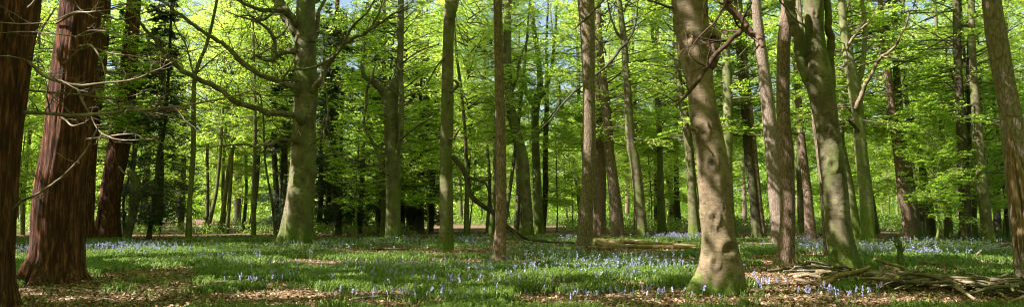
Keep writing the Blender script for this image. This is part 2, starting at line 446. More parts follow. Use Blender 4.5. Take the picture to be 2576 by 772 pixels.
def crown_spec(h0, H, R, nb, r, avoid_front=False, top=0.35, peak=0.45, pw=0.9):
    h = np.sort(h0 + (H - h0) * r.random(nb) ** pw)
    a = r.uniform(0, 2 * math.pi, nb)
    if avoid_front:  # few branches towards the viewer side
        f = np.sin(a) < -0.45
        a = np.where(f & (r.random(nb) < 0.75), -a, a)
    u = (h - h0) / (H - h0)
    prof = np.where(u < peak, 0.6 + 0.4 * u / peak, 1 - (1 - top) * (u - peak) / (1 - peak))
    Bl = R * prof * r.uniform(0.6, 1.15, nb)
    el = r.normal(0.2, 0.27, nb) + u * 0.35
    Bd = np.stack([np.cos(a) * np.cos(el), np.sin(a) * np.cos(el), np.sin(el)], -1)
    B0 = np.stack([np.zeros(nb), np.zeros(nb), h], -1)
    return B0, Bd, Bl

LIB = {}
def make_lib():
    for k in range(5):     # low, young beeches
        r = np.random.default_rng(100 + k)
        B = crown_spec(1.6, 9.5, 3.6, 62, r, peak=0.35)
        LIB['young', k] = (build_leaves('leaves', [spray_leaves(*B, 620, r, 0.080)], M['leaf']), limbs_mesh('limbs', *B, r))
    for k in range(5):     # tall beech crowns
        r = np.random.default_rng(200 + k)
        B = crown_spec(6.5, 22, 5.2, 84, r, pw=1.2)
        LIB['tall', k] = (build_leaves('leaves', [spray_leaves(*B, 570, r, 0.092)], M['leaf']), limbs_mesh('limbs', *B, r, 0.04))
    for k in range(4):     # crowns behind a visible trunk
        r = np.random.default_rng(300 + k)
        B = crown_spec(6.0, 20, 4.6, 78, r, avoid_front=True, pw=1.2)
        LIB['behind', k] = (build_leaves('leaves', [spray_leaves(*B, 430, r, 0.098, tstart=0.35)], M['leaf']), limbs_mesh('limbs', *B, r, 0.05))
    for k in range(3):     # dark conifers
        r = np.random.default_rng(400 + k)
        B = list(crown_spec(1.2, 19, 3.6, 130, r, peak=0.12, top=0.15))
        B[1][:, 2] = r.normal(-0.12, 0.1, len(B[1])); B[1] /= np.linalg.norm(B[1], axis=1)[:, None]
        C, D, Nn, L, W, T = spray_leaves(*B, 330, r, 0.20, droop=0.35, nj=0.4, tstart=0.1, sag=0.12)
        LIB['conifer', k] = (build_leaves('needles', [(C, D, Nn, L, L * 0.30, r.random(len(L)))], M['needle']), limbs_mesh('limbs', *B, r, 0.035, 0.12))
make_lib()

def lib_crown(root, kind, k, scale=(1, 1, 1), rot=0.0, loc=(0, 0, 0)):
    lv, lm = LIB[kind, k]
    for nm, me in (('crown', lv), ('branch_framework', lm)):
        o = bpy.data.objects.new(nm, me); COL.objects.link(o); o.parent = root
        o.scale = scale; o.rotation_euler = (0, 0, rot); o.location = loc

# ------------------------------------------------------------------ trunks
def trunk_mesh(cw, Rw, base, mat, ns, style, seed, knots=(), flare=0.25, lobes=5, dense=None):
    """cw (n,3) centre line in world, Rw radii; returns mesh local to base"""
    Lh = cw[-1][2] - cw[0][2]
    n = dense or int(min(420, max(24, Lh / (0.05 if ns > 40 else 0.3))))
    if ns > 40:
        # dense in view, coarse above
        pass
    A = catmull(np.column_stack([cw, Rw]), n)
    C, R = A[:, :3] - base, np.maximum(A[:, 3], 0.01)
    th = np.linspace(0, 2 * math.pi, ns, endpoint=False)
    T = np.gradient(C, axis=0); T /= np.linalg.norm(T, axis=1)[:, None]
    X = np.tile([1.0, 0, 0], (n, 1)); X -= T * (X * T).sum(1)[:, None]; X /= np.linalg.norm(X, axis=1)[:, None]
    Yv = np.cross(T, X)
    dirs = np.cos(th)[None, :, None] * X[:, None] + np.sin(th)[None, :, None] * Yv[:, None]
    z = C[:, 2][:, None] * np.ones(ns)[None]
    cs, sn = np.cos(th)[None] * np.ones((n, 1)), np.sin(th)[None] * np.ones((n, 1))
    r = np.ones((n, ns))
    ph = seed * 1.7
    low = np.exp(-np.maximum(z, 0) / (0.45 + 0.5 * R.max()))
    lob = np.cos(th * lobes + ph)[None] + 0.6 * np.cos(th * (lobes - 2) + ph * 2.1)[None]
    r += flare * low * lob * 0.5
    if style == 'redwood':
        ang = np.stack([cs * 4.0, sn * 4.0, z * 0.28], -1)
        r += 0.10 * (1 - 2 * np.abs(fbm(ang * 1.6, seed, 3))) - 0.05
        r += 0.045 * fbm(np.stack([cs * 16, sn * 16, z * 0.9], -1), seed + 3, 2)
    elif style == 'pine':
        r += 0.03 * fbm(np.stack([cs * 1.4, sn * 1.4, z * 0.6], -1), seed, 2)
        r += 0.035 * (np.abs(fbm(np.stack([cs * 7, sn * 7, z * 2.2], -1), seed + 2, 3)) - 0.2)
    else:
        r += 0.055 * fbm(np.stack([cs * 1.2, sn * 1.2, z * 0.7], -1), seed, 3)
        r += 0.02 * fbm(np.stack([cs * 3.2, sn * 3.2, z * 5.0], -1), seed + 5, 2)
        if ns > 40: r += 0.014 * (np.abs(fbm(np.stack([cs * 7, sn * 7, z * 11.0], -1), seed + 8, 3)) - .2)
    V = C[:, None] + (R[:, None] * r)[..., None] * dirs
    scar = np.zeros((n, ns))
    Wv = V + base
    px, py = proj(Wv)
    front = (dirs[..., 1] < 0.15)
    for (kx, ky, kr, amp, dark) in knots:      # a knot: raised lip with a hollow centre
        d = np.sqrt((px - kx) ** 2 + ((py - ky) * 0.85) ** 2) / kr
        sc = kr * base[1] / F
        bump = (np.exp(-((d - 0.75) / 0.42) ** 2) - 0.9 * np.exp(-(d / 0.42) ** 2)) * (1 + 0.6 * np.sin(d * 9))
        bump *= front
        V = V + dirs * (bump * amp * 0.55 * sc)[..., None]
        scar = np.maximum(scar, front * dark * np.clip(np.exp(-(d / 0.5) ** 2) + 0.35 * np.exp(-((d - 1.0) / 0.16) ** 2), 0, 1))
    V = V.reshape(-1, 3)
    i = np.arange(n - 1)[:, None] * ns; j = np.arange(ns)[None]; j2 = (j + 1) % ns
    Q = np.stack([i + j, i + j2, i + ns + j2, i + ns + j], -1).reshape(-1, 4)
    return mesh_np('trunk', V, Q, mat, True, {'scar': ('POINT', scar.ravel())})

def twiggy(mb, C, R, n, ln, r, up=0.3):
    for _ in range(n):
        i = r.integers(1, len(C) - 1); p = C[i]
        d = C[min(i + 1, len(C) - 1)] - C[i - 1]; d /= np.linalg.norm(d) + 1e-9
        q = d * 0.6 + r.normal(0, 0.55, 3) + np.array([0, 0, up]); q /= np.linalg.norm(q)
        l = ln * r.uniform(0.4, 1.2); m = 5; t = np.linspace(0, 1, m)[:, None]
        pts = p + q * l * t + np.cumsum(r.normal(0, 0.05 * l, (m, 3)), axis=0) * (t > 0)
        r0 = min(R[i] * 0.45, 0.02)
        mb.add(*tube(pts, r0 * (1 - 0.8 * t[:, 0]) + 0.002, 4, cap=False))
        if l > 0.6 * ln:
            for __ in range(2):
                a = pts[r.integers(1, 4)]; q2 = q + r.normal(0, 0.7, 3); q2 /= np.linalg.norm(q2)
                mb.add(*tube(np.array([a, a + q2 * l * 0.2, a + q2 * l * 0.4 + r.normal(0, 0.03, 3)]), [r0 * 0.5, r0 * 0.35, 0.002], 4, cap=False))

HERO = []     # (x at horizon, Y, short name) for describing neighbours
NEAR = []     # near trees whose crowns stand above the frame
def branch(root, base, pts, Y, mat='limb', dY=0.0, twigs=0, tl=1.0, name='branch', seed=0, ns=8, rough=0.12, dY0=0.0):
    r = np.random.default_rng(seed + 999)
    pts = [(a, b, (c if len(q) == 0 else c)) for (a, b, c, *q) in pts]
    W = []; 
    L = len(pts)
    for i, (a, b, c) in enumerate(pts):
        y = Y + dY0 + (dY - dY0) * i / (L - 1)
        W.append([*P(a, b, y), max(c, 0.8) * 0.5 * y / F])
    W = np.array(W); n = max(10, L * 7)
    A = catmull(W, n)
    jit = np.cumsum(r.normal(0, 1, (n, 3)), axis=0); jit -= np.linspace(0, 1, n)[:, None] * jit[-1]
    C = A[:, :3] + jit * (A[:, 3].mean() * 0.14)
    mb = MB(); mb.add(*tube(C, np.maximum(A[:, 3], 0.003), ns, rough, seed))
    if twigs: twiggy(mb, C, A[:, 3], twigs, tl, r)
    return obj(name, mb.mesh(name, M[mat], True, off=base), root)

SEED = [0]
def tree(name, label, cat, pts, mat='beech', style='beech', Y=None, H=22, crown=None, flare=0.34, knots=(), group=None, branches=(), short=None, ns=None, near=False, lobes=5, topr=0.35, stop=False, cs=1.0):
    """pts from the base upwards as (x, y, width) read off the photograph; the first is where the trunk meets the ground"""
    SEED[0] += 1; sd = SEED[0]
    if Y is None: Y = G(pts[0][0], pts[0][1])[1]
    pts = list(pts)
    b = P(pts[0][0], pts[0][1], Y)
    g0 = float(gz(b[0], Y)); base = np.array([b[0], Y, g0])
    W = [np.array([b[0], Y, g0 - 0.25, pts[0][2] * 1.06 * 0.5 * Y / F]), np.array([b[0], Y, g0 + 0.02, pts[0][2] * 0.5 * Y / F])]
    for (a, c, w) in pts[1:]:
        q = P(a, c, Y)
        if q[2] < g0 + 0.1: continue
        W.append(np.array([*q, w * 0.5 * Y / F]))
    if not stop:
        d = W[-1][:3] - W[-2][:3]; d /= max(d[2], 0.05); d[:2] = np.clip(d[:2], -0.12, 0.12)
        top = W[-1]; z = top[2]; r0 = top[3]
        for u in (0.25, 0.55, 1.0):
            zz = (max(H, z + 3) - z) * u
            W.append(np.array([top[0] + d[0] * zz * 0.7, top[1] + d[1] * zz, z + zz, r0 * (1 - u * (1 - topr))]))
    W = np.array(W)
    wpx = max(p[2] for p in pts)
    ns = ns or int(min(120, max(14, wpx * 1.1)))
    root = empty(name, base)
    me = trunk_mesh(W[:, :3], W[:, 3], base, M[mat], ns, style, sd, knots, flare, lobes)
    obj('trunk', me, root)
    tag(root, label, cat, group)
    for bi, br in enumerate(branches):
        kw = dict(br[1]) if isinstance(br, tuple) and isinstance(br[1], dict) else {}
        bp = br[0] if kw or (isinstance(br, tuple) and isinstance(br[1], dict)) else br
        kw.setdefault('mat', {'beech_pale': 'beech', 'redwood': 'deadwood'}.get(mat, 'limb'))
        branch(root, base, bp, Y, seed=sd * 50 + bi, **kw)
    if crown:
        kind, k = crown
        lib_crown(root, kind, k % {'young': 5, 'tall': 5, 'behind': 4, 'conifer': 3}[kind], (cs, cs, cs), (sd * 1.3 if kind != 'behind' else (sd % 3 - 1) * 0.5),
                  (float(W[-1][0] - base[0]) * 0.5, 0, 0))
    if short: HERO.append((pts[0][0], Y, short))
    if near: NEAR.append((root, base, W))
    return root

def br(pts, **k): return (pts, k)

# --- the left-hand redwoods
tree('redwood_tree', 'dark red-barked giant trunk cut off by the left edge of the frame', 'tree',
     [(-52, 776, 150), (-46, 700, 128), (-32, 560, 118), (-20, 387, 116), (5, 190, 118), (34, 0, 118)], 'redwood', 'redwood', Y=12.4, near=True, flare=0.3, H=24,
     branches=[br([(30, 281, 9), (120, 285, 9), (190, 290, 9), (330, 277, 7), (450, 266, 6), (560, 247, 5), (645, 224, 3)], mat='deadwood', dY=0.8, dY0=0.05, twigs=26, tl=0.7),
               br([(40, 130, 7), (66, 152, 7), (110, 190, 8), (185, 213, 8), (266, 209, 6), (330, 203, 5), (400, 175, 4), (440, 155, 3), (500, 120, 2)], mat='deadwood', dY=-0.4, dY0=0.05, twigs=22, tl=0.6),
               br([(30, 222, 5), (75, 228, 6), (150, 235, 5), (250, 243, 5), (330, 262, 3), (380, 300, 2)], mat='deadwood', dY=0.4, dY0=0.05, twigs=16, tl=0.6),
               br([(20, 535, 5), (60, 505, 6), (103, 485, 6), (165, 440, 6), (205, 395, 5), (232, 350, 4), (250, 320, 3)], mat='deadwood', dY=-0.8, dY0=0.05, twigs=6, tl=0.4),
               br([(0, 57, 3), (60, 60, 3), (125, 55, 3), (190, 30, 2), (260, 18, 2)], mat='deadwood', dY=-1.0, dY0=-1.0, twigs=5, tl=0.4),
               br([(0, 85, 3), (60, 81, 3), (130, 86, 3), (200, 92, 3), (250, 80, 2)], mat='deadwood', dY=-1.2, dY0=-1.0, twigs=5, tl=0.4),
               br([(0, 141, 3), (30, 143, 3), (64, 152, 3), (100, 175, 2), (150, 205, 2)], mat='deadwood', dY=-0.8, dY0=-1.1, twigs=3, tl=0.4),
               br([(70, 20, 6), (90, 0, 6), (110, -40, 5)], mat='deadwood', dY=-0.6, dY0=-0.3, twigs=2, tl=0.4)],
     short='edge redwood')
tree('redwood_tree', 'massive red fibrous trunk with flared base, second from the left edge', 'tree',
     [(133, 712, 164), (136, 680, 140), (143, 640, 120), (147, 535, 112), (155, 450, 109), (165, 385, 104), (186, 190, 100), (205, 0, 90)], 'redwood', 'redwood', near=True, flare=0.28, H=26, lobes=7,
     branches=[br([(140, 60, 5), (190, 33, 6), (230, 30, 4), (300, 20, 3), (340, -10, 2)], mat='deadwood', dY=-1.6, dY0=-0.4, twigs=6, tl=0.6),
               br([(190, 95, 4), (225, 78, 3), (280, 80, 3), (303, 92, 3)], mat='deadwood', dY=-1.6, dY0=-0.5, twigs=4, tl=0.4),
               br([(200, 116, 5), (231, 115, 5), (250, 140, 4), (262, 180, 3), (268, 215, 2)], mat='deadwood', dY=-1.8, dY0=-0.6, twigs=4, tl=0.4),
               br([(235, 120, 4), (280, 135, 4), (340, 143, 4), (400, 160, 2)], mat='deadwood', dY=-1.2, dY0=-0.6, twigs=8, tl=0.5),
               br([(150, 292, 5), (165, 303, 5), (180, 316, 4), (205, 312, 3), (225, 300, 2)], mat='deadwood', dY=-1.5, dY0=-0.6, twigs=3, tl=0.4),
               br([(160, 160, 4), (195, 130, 4), (215, 115, 3), (230, 90, 2)], mat='deadwood', dY=-1.2, dY0=-0.6, twigs=3, tl=0.4),
               br([(190, 215, 5), (205, 250, 5), (225, 285, 4), (250, 330, 3), (300, 352, 3), (390, 350, 2)], mat='deadwood', dY=-1.4, dY0=-0.6, twigs=10, tl=0.5),
               br([(212, 350, 4), (250, 345, 4), (300, 338, 4), (340, 337, 3), (365, 350, 2)], mat='deadwood', dY=-1.6, dY0=-0.7, twigs=5, tl=0.5),
               br([(245, 175, 4), (300, 185, 4), (360, 190, 3), (420, 165, 2)], mat='deadwood', dY=0.6, dY0=-0.2, twigs=10, tl=0.6),
               br([(240, 225, 4), (280, 262, 4), (330, 270, 3), (420, 258, 2)], mat='deadwood', dY=0.6, dY0=-0.2, twigs=10, tl=0.6),
               br([(140, 20, 4), (115, 60, 4), (90, 110, 3), (60, 150, 2)], mat='deadwood', dY=0.4, dY0=-0.2, twigs=6, tl=0.5),
               br([(245, 30, 4), (300, 50, 4), (370, 30, 3), (420, 10, 2)], mat='deadwood', dY=0.6, dY0=-0.2, twigs=10, tl=0.6),
               br([(120, 420, 4), (90, 440, 3), (60, 430, 3), (40, 410, 2)], mat='deadwood', dY=0.6, dY0=0, twigs=7, tl=0.5)],
     short='big flared redwood')
tree('redwood_tree', 'dark red trunk mostly hidden behind the massive flared redwood', 'tree',
     [(205, 606, 62), (206, 560, 52), (209, 480, 52), (214, 385, 50), (236, 200, 50), (248, 60, 50), (251, 0, 48)], 'redwood', 'redwood', H=28, crown=('behind', 0), short='hidden redwood')
tree('redwood_tree', 'dark red leaning trunk with a bright orange sunlit patch on its lower side', 'tree',
     [(270, 603, 72), (274, 570, 56), (279, 485, 47), (297, 385, 48), (312, 300, 45), (322, 190, 40), (337, 0, 32)], 'redwood', 'redwood', H=28, short='leaning redwood',
     branches=[br([(300, 420, 5), (315, 436, 5), (328, 442, 4)], mat='deadwood', dY=-2, dY0=-1.0), br([(290, 330, 4), (340, 330, 3), (420, 365, 2)], dY=-2, dY0=-.8, twigs=10, tl=1.2)])
snag = tree('dead_snag', 'short bent dark stem with a broken top beside the leaning redwood', 'tree snag',
     [(316, 606, 24), (324, 580, 19), (336, 530, 19), (342, 490, 21), (340, 455, 22), (330, 436, 20), (322, 428, 10)], 'dark_bark', 'beech', stop=True, short='bent snag', flare=0.1)
tree('thin_tree', 'very thin curved dark stem between the leaning redwood and the bent snag', 'tree',
     [(313, 600, 8), (311, 540, 6), (311, 500, 6), (326, 435, 6), (335, 380, 5), (338, 300, 3)], 'dark_bark', 'beech', stop=True, short='curved stem')
tree('conifer_tree', 'dark green drooping conifer with a thin trunk, right of the redwoods', 'conifer',
     [(374, 601, 13), (380, 550, 11), (386, 510, 10), (401, 385, 9), (414, 326, 8), (426, 150, 7), (432, 0, 6)], 'dark_bark', 'beech', H=17, crown=('conifer', 0), cs=0.85, short='drooping conifer')
tree('slender_tree', 'slender pale-spotted tree bending right near its top, nearest thin tree in the left clearing', 'tree',
     [(474, 603, 16), (478, 500, 12), (486, 385, 12), (489, 200, 10), (500, 160, 9), (521, 110, 8), (546, 0, 7)], 'beech', 'beech', H=19, short='slender tree',
     branches=[br([(489, 200, 5), (470, 120, 4), (440, 60, 3), (430, 0, 2)], dY=2, twigs=12, tl=1.5), br([(488, 190, 5), (540, 145, 3), (580, 120, 2)], dY=-1, twigs=8, tl=1.2)])
tree('slender_tree', 'thin straight tree leaning slightly right, middle of the three thin trees in the left clearing', 'tree',
     [(521, 588, 11), (536, 520, 9), (544, 485, 8), (554, 385, 8), (562, 250, 7), (566, 120, 6), (580, 0, 5)], 'beech', 'beech', H=17, short='thin straight tree',
     branches=[br([(556, 330, 4), (520, 250, 3), (505, 160, 2)], dY=1, twigs=10, tl=1.5), br([(563, 220, 4), (600, 150, 3), (610, 60, 2)], dY=1, twigs=10, tl=1.5)])
tree('slender_tree', 'thin dark wiry-twigged tree, rightmost of the three thin trees in the left clearing', 'tree',
     [(554, 586, 15), (560, 545, 11), (567, 485, 11), (582, 385, 10), (592, 311, 9), (609, 200, 8), (619, 75, 7), (620, 0, 6)], 'beech', 'beech', H=18, short='wiry tree',
     branches=[br([(596, 290, 4), (570, 200, 3), (560, 120, 3), (570, 0, 2)], dY=1, twigs=14, tl=1.8), br([(606, 215, 4), (640, 150, 3), (650, 90, 2)], dY=1, twigs=10, tl=1.5),
               br([(590, 320, 4), (625, 260, 3), (640, 200, 2)], dY=-1, twigs=10, tl=1.5), br([(613, 150, 4), (590, 90, 3), (600, 20, 2)], dY=-1, twigs=10, tl=1.5)])
tree('thin_tree', 'crooked thin dead stem just left of the mossy-footed beech', 'tree',
     [(697, 600, 9), (690, 560, 6), (683, 500, 6), (672, 440, 5), (665, 385, 5), (663, 300, 4), (655, 240, 3)], 'dark_bark', 'beech', stop=True, short='crooked dead stem')
tree('beech_tree', 'dark distant trunk in the left clearing behind the drooping conifer', 'tree',
     [(452, 558, 20), (454, 475, 18), (456, 380, 16), (460, 200, 13)], 'dark_bark', 'beech', crown=('tall', 1), short='dark distant trunk')
tree('beech_tree', 'dark distant trunk in the left clearing right of the three thin trees', 'tree',
     [(597, 561, 18), (599, 435, 16), (600, 300, 13), (603, 200, 11)], 'dark_bark', 'beech', crown=('tall', 2), short='clearing trunk')

# --- the great beech with long bare limbs
tree('beech_tree', 'great beech with mossy foot and long crooked bare limbs reaching left', 'tree',
     [(744, 619, 94), (745, 605, 80), (748, 560, 72), (757, 485, 65), (764, 385, 61), (766, 300, 56), (771, 230, 58), (768, 150, 55), (768, 80, 50), (770, 0, 46)], 'beech', 'beech', H=26, flare=0.42, lobes=6, short='great beech', ns=90,
     knots=[(752, 300, 12, 0.5, 0.4), (736, 353, 9, 0.4, 0.3), (772, 430, 7, 0.3, 0.7)],
     branches=[br([(756, 90, 34), (735, 48, 34), (712, 18, 28), (695, -10, 24), (680, -60, 16)], dY=1, mat='beech', ns=16),
               br([(752, 238, 20), (742, 222, 17), (700, 203, 14), (645, 186, 13), (601, 150, 13), (565, 118, 11), (531, 95, 10), (480, 62, 9), (441, 30, 8), (416, 5, 6), (380, -25, 4)], dY=-3, dY0=-.3, mat='beech', twigs=34, tl=2.0, ns=12),
               br([(762, 312, 22), (745, 294, 19), (718, 289, 16), (680, 286, 15), (645, 275, 15), (591, 256, 14), (541, 220, 14), (486, 193, 13), (441, 160, 12), (410, 125, 11), (386, 95, 10), (351, 55, 7), (320, 10, 4)], dY=-7, dY0=-.3, mat='beech', twigs=40, tl=2.0, ns=12),
               br([(755, 360, 12), (733, 353, 10), (705, 352, 9), (690, 358, 11), (678, 365, 10), (660, 362, 8), (645, 368, 8), (622, 361, 6), (590, 362, 5), (541, 368, 3), (500, 385, 2)], dY=-2, dY0=-.5, mat='beech', twigs=14, tl=1.2, ns=10),
               br([(678, 358, 9), (668, 372, 9), (660, 382, 6)], dY=-1, dY0=-1, mat='beech'),
               br([(750, 128, 16), (720, 130, 14), (700, 140, 13), (690, 150, 11), (665, 148, 9), (645, 140, 7), (630, 150, 4)], dY=-1, dY0=-.3, mat='beech', twigs=10, tl=1.2, ns=10),
               br([(697, 140, 9), (692, 118, 9), (690, 95, 9), (676, 75, 8), (655, 58, 7), (630, 48, 6), (600, 40, 4), (570, 30, 3)], dY=-2, dY0=-1, mat='beech', twigs=18, tl=1.5, ns=8),
               br([(690, 100, 5), (708, 88, 5), (722, 70, 4), (728, 55, 2)], dY=-1, dY0=-1, mat='beech', twigs=5, tl=1.0),
               br([(748, 64, 16), (725, 40, 15), (700, 28, 14), (670, 26, 12), (645, 20, 11), (605, 5, 8), (570, -15, 6)], dY=-3, dY0=-.3, mat='beech', twigs=20, tl=1.6, ns=8),
               br([(690, 30, 8), (670, 48, 7), (650, 52, 6), (625, 42, 5), (590, 45, 3)], dY=-3, dY0=-1.5, mat='beech', twigs=10, tl=1.3),
               br([(782, 232, 20), (803, 207, 16), (822, 170, 13), (840, 146, 12), (861, 120, 11), (885, 98, 10), (916, 84, 9), (935, 68, 8), (950, 45, 6), (962, 0, 4), (966, -40, 3)], dY=-2, dY0=-.3, mat='beech', twigs=26, tl=1.7, ns=12),
               br([(916, 84, 7), (945, 68, 6), (985, 40, 5), (1015, 25, 4), (1045, -5, 3)], dY=-3, dY0=-1.5, mat='beech', twigs=14, tl=1.3),
               br([(760, 205, 8), (738, 200, 7), (715, 200, 6), (712, 195, 6), (728, 176, 7), (760, 172, 7), (795, 165, 7), (830, 146, 7), (850, 130, 7), (868, 100, 7), (890, 62, 6), (926, 28, 5), (948, -10, 4)], dY=-3, dY0=-1.4, mat='beech', twigs=16, tl=1.5, ns=8),
               br([(785, 105, 12), (796, 84, 11), (799, 50, 11), (803, 25, 10), (822, -8, 8)], dY=1, dY0=-.3, mat='beech'),
               br([(795, 82, 6), (810, 80, 6), (814, 100, 5), (812, 150, 5), (813, 200, 5), (820, 235, 5), (822, 290, 4), (812, 330, 4), (818, 362, 4), (838, 372, 3)], dY=-2, dY0=-1, mat='beech', twigs=8, tl=0.8),
               br([(780, 365, 8), (795, 352, 7), (806, 344, 6), (812, 320, 5), (820, 290, 4)], dY=-2, dY0=-.6, mat='beech', twigs=6, tl=0.8),
               br([(745, 240, 4), (700, 242, 3), (640, 238, 2), (600, 230, 2)], dY=-3, dY0=-1, mat='limb', twigs=8, tl=1.0)])
tree('redwood_tree', 'distant reddish tapering trunk just right of the great beech, in front of dark conifers', 'tree',
     [(829, 579, 40), (833, 540, 31), (837, 470, 25), (838, 385, 21), (842, 200, 17), (846, 90, 14)], 'redwood', 'redwood', H=26, crown=('conifer', 1), short='distant redwood')
tree('twisted_dead_tree', 'pale twisted dead stem in front of the distant reddish trunk', 'tree snag',
     [(846, 588, 9), (838, 520, 7), (833, 460, 7), (826, 420, 7), (822, 370, 6), (829, 320, 5), (824, 270, 4)], 'deadwood', 'beech', stop=True, short='twisted dead stem')
# --- forked tree
tree('beech_tree', 'grey-green beech forking into a wide V at mid height, right of the dark conifers', 'tree',
     [(989, 604, 48), (989, 590, 38), (989, 500, 36), (988, 385, 39), (984, 300, 37), (982, 250, 40), (984, 232, 42), (996, 205, 24), (1004, 170, 19), (1008, 100, 15), (1010, 0, 13)], 'beech', 'beech', crown=('behind', 1), cs=0.85, short='V-forked beech', flare=0.3, ns=60,
     knots=[(985, 305, 8, 0.4, 0.5)],
     branches=[br([(982, 250, 24), (968, 232, 20), (950, 212, 17), (938, 203, 15), (925, 195, 12), (916, 178, 9), (912, 150, 7), (916, 100, 5)], dY=-1, mat='beech', twigs=8, tl=1.3, ns=12),
               br([(990, 395, 14), (1004, 378, 13), (1012, 340, 13), (1014, 260, 13), (1014, 150, 13), (1008, 60, 12), (1006, -30, 10)], dY=-0.6, dY0=-.3, mat='beech', ns=12, twigs=8, tl=1.4),
               br([(976, 440, 7), (966, 425, 8), (946, 375, 8), (926, 335, 8), (918, 311, 8), (922, 260, 7), (926, 215, 6), (938, 190, 6), (944, 165, 4)], dY=-1, dY0=-.4, mat='beech', twigs=10, tl=1.2),
               br([(1005, 355, 6), (1030, 330, 6), (1060, 310, 5), (1085, 295, 4), (1108, 275, 3)], dY=-2, dY0=-.5, mat='beech', twigs=8, tl=1.2),
               br([(1012, 160, 5), (1035, 140, 4), (1060, 125, 4), (1105, 112, 3)], dY=-1.5, mat='beech', twigs=8, tl=1.0)])
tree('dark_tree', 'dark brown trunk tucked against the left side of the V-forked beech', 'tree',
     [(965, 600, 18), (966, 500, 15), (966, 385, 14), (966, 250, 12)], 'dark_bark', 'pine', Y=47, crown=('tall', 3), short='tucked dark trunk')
tree('pine_tree', 'brown straight trunk between the V-forked beech and the pale slanting stem', 'tree',
     [(1036, 577, 30), (1036, 540, 27), (1036, 470, 26), (1038, 385, 25), (1046, 300, 17), (1053, 150, 15), (1056, 0, 14)], 'pine', 'pine', crown=('behind', 1), short='brown pine')
tree('slanting_tree', 'thin pale lichened stem slanting down to the right against the brown trunk', 'tree',
     [(1061, 578, 12), (1058, 550, 10), (1046, 510, 9), (1037, 450, 9), (1030, 385, 9), (1022, 350, 7), (1014, 330, 5)], 'deadwood', 'beech', stop=True, Y=60, short='slanting stem')
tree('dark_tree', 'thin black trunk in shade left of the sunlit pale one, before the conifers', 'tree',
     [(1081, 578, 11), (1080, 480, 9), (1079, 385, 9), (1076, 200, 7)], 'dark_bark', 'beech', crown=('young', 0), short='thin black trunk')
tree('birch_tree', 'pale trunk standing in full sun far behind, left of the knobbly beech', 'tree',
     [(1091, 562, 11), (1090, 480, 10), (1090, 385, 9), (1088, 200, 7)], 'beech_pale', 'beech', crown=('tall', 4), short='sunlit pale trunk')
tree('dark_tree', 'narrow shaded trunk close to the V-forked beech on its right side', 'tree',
     [(1011, 580, 16), (1011, 480, 14), (1010, 385, 12), (1018, 200, 9)], 'dark_bark', 'beech', Y=66, crown=('conifer', 2), short='shaded trunk')

# --- centre
tree('beech_tree', 'knobbly grey beech with pale scarred foot, centre left', 'tree',
     [(1122, 630, 42), (1123, 605, 36), (1124, 540, 34), (1123, 485, 33), (1122, 385, 32), (1125, 300, 32), (1126, 200, 30), (1128, 100, 28), (1135, 0, 32)], 'beech', 'beech', short='knobbly beech', flare=0.2, near=True, ns=64,
     knots=[(1130, 260, 6, 0.5, 0.6), (1118, 430, 6, 0.5, 0.5)],
     branches=[br([(1130, 232, 7), (1143, 226, 8), (1151, 215, 8), (1147, 205, 7), (1140, 203, 4)], mat='beech', dY=-.5, dY0=-.2),
               br([(1128, 345, 5), (1140, 350, 5), (1150, 335, 4), (1156, 325, 2)], mat='beech', dY=-.5, dY0=-.2, twigs=4, tl=.5),
               br([(1118, 145, 5), (1100, 165, 4), (1085, 190, 4), (1070, 220, 2)], mat='beech', dY=-.5, dY0=-.2, twigs=6, tl=.6),
               br([(1140, 40, 14), (1150, 10, 13), (1158, -30, 12)], mat='beech', dY=.5)])
tree('pine_tree', 'slim straight reddish-brown pine standing alone at the centre', 'tree',
     [(1254, 650, 40), (1257, 620, 33), (1260, 560, 28), (1260, 385, 26), (1258, 300, 25), (1254, 100, 23), (1252, 0, 22)], 'pine_red', 'pine', short='slim centre pine', flare=0.15, near=True, ns=60)
tree('beech_tree', 'dark sinuous trunk bending left towards its top, just right of the slim centre pine', 'tree',
     [(1327, 592, 30), (1326, 540, 28), (1320, 460, 28), (1314, 400, 30), (1300, 340, 26), (1288, 290, 24), (1280, 230, 22), (1276, 150, 21), (1277, 60, 19), (1279, 0, 18)], 'beech', 'beech', short='sinuous dark beech',
     branches=[br([(1283, 250, 8), (1300, 200, 7), (1310, 150, 5), (1330, 90, 3)], dY=1, twigs=10, tl=1.5)])
tree('slender_tree', 'thin dark stem between the sinuous trunk and the slim centre pine', 'tree',
     [(1313, 572, 9), (1311, 535, 8), (1303, 460, 8), (1296, 385, 7), (1290, 250, 6)], 'dark_bark', 'beech', crown=('young', 1), short='thin centre stem')
tree('beech_tree', 'beech splitting into three upright mossy stems right of the sinuous trunk', 'tree',
     [(1358, 586, 28), (1356, 560, 24), (1352, 480, 21), (1348, 385, 20), (1346, 300, 19), (1349, 260, 22), (1356, 230, 17), (1359, 205, 15), (1352, 130, 13), (1341, 60, 12), (1338, 0, 11)], 'beech_moss', 'beech', short='three-stemmed beech', ns=40,
     branches=[br([(1348, 268, 14), (1330, 245, 12), (1315, 205, 11), (1300, 150, 10), (1288, 115, 9), (1280, 60, 7)], mat='beech_moss', dY=1, twigs=14, tl=1.5, ns=10),
               br([(1354, 250, 10), (1372, 232, 9), (1388, 195, 8), (1394, 130, 8), (1398, 75, 7), (1401, 0, 6)], mat='beech_moss', dY=-1, twigs=14, tl=1.5, ns=10),
               br([(1348, 345, 9), (1362, 320, 8), (1388, 290, 7), (1410, 262, 6), (1408, 215, 4), (1395, 185, 3)], mat='limb', dY=-1.5, twigs=12, tl=1.3),
               br([(1345, 215, 6), (1325, 205, 5), (1300, 203, 4), (1280, 190, 3)], mat='limb', dY=-1, twigs=8, tl=1.3)])
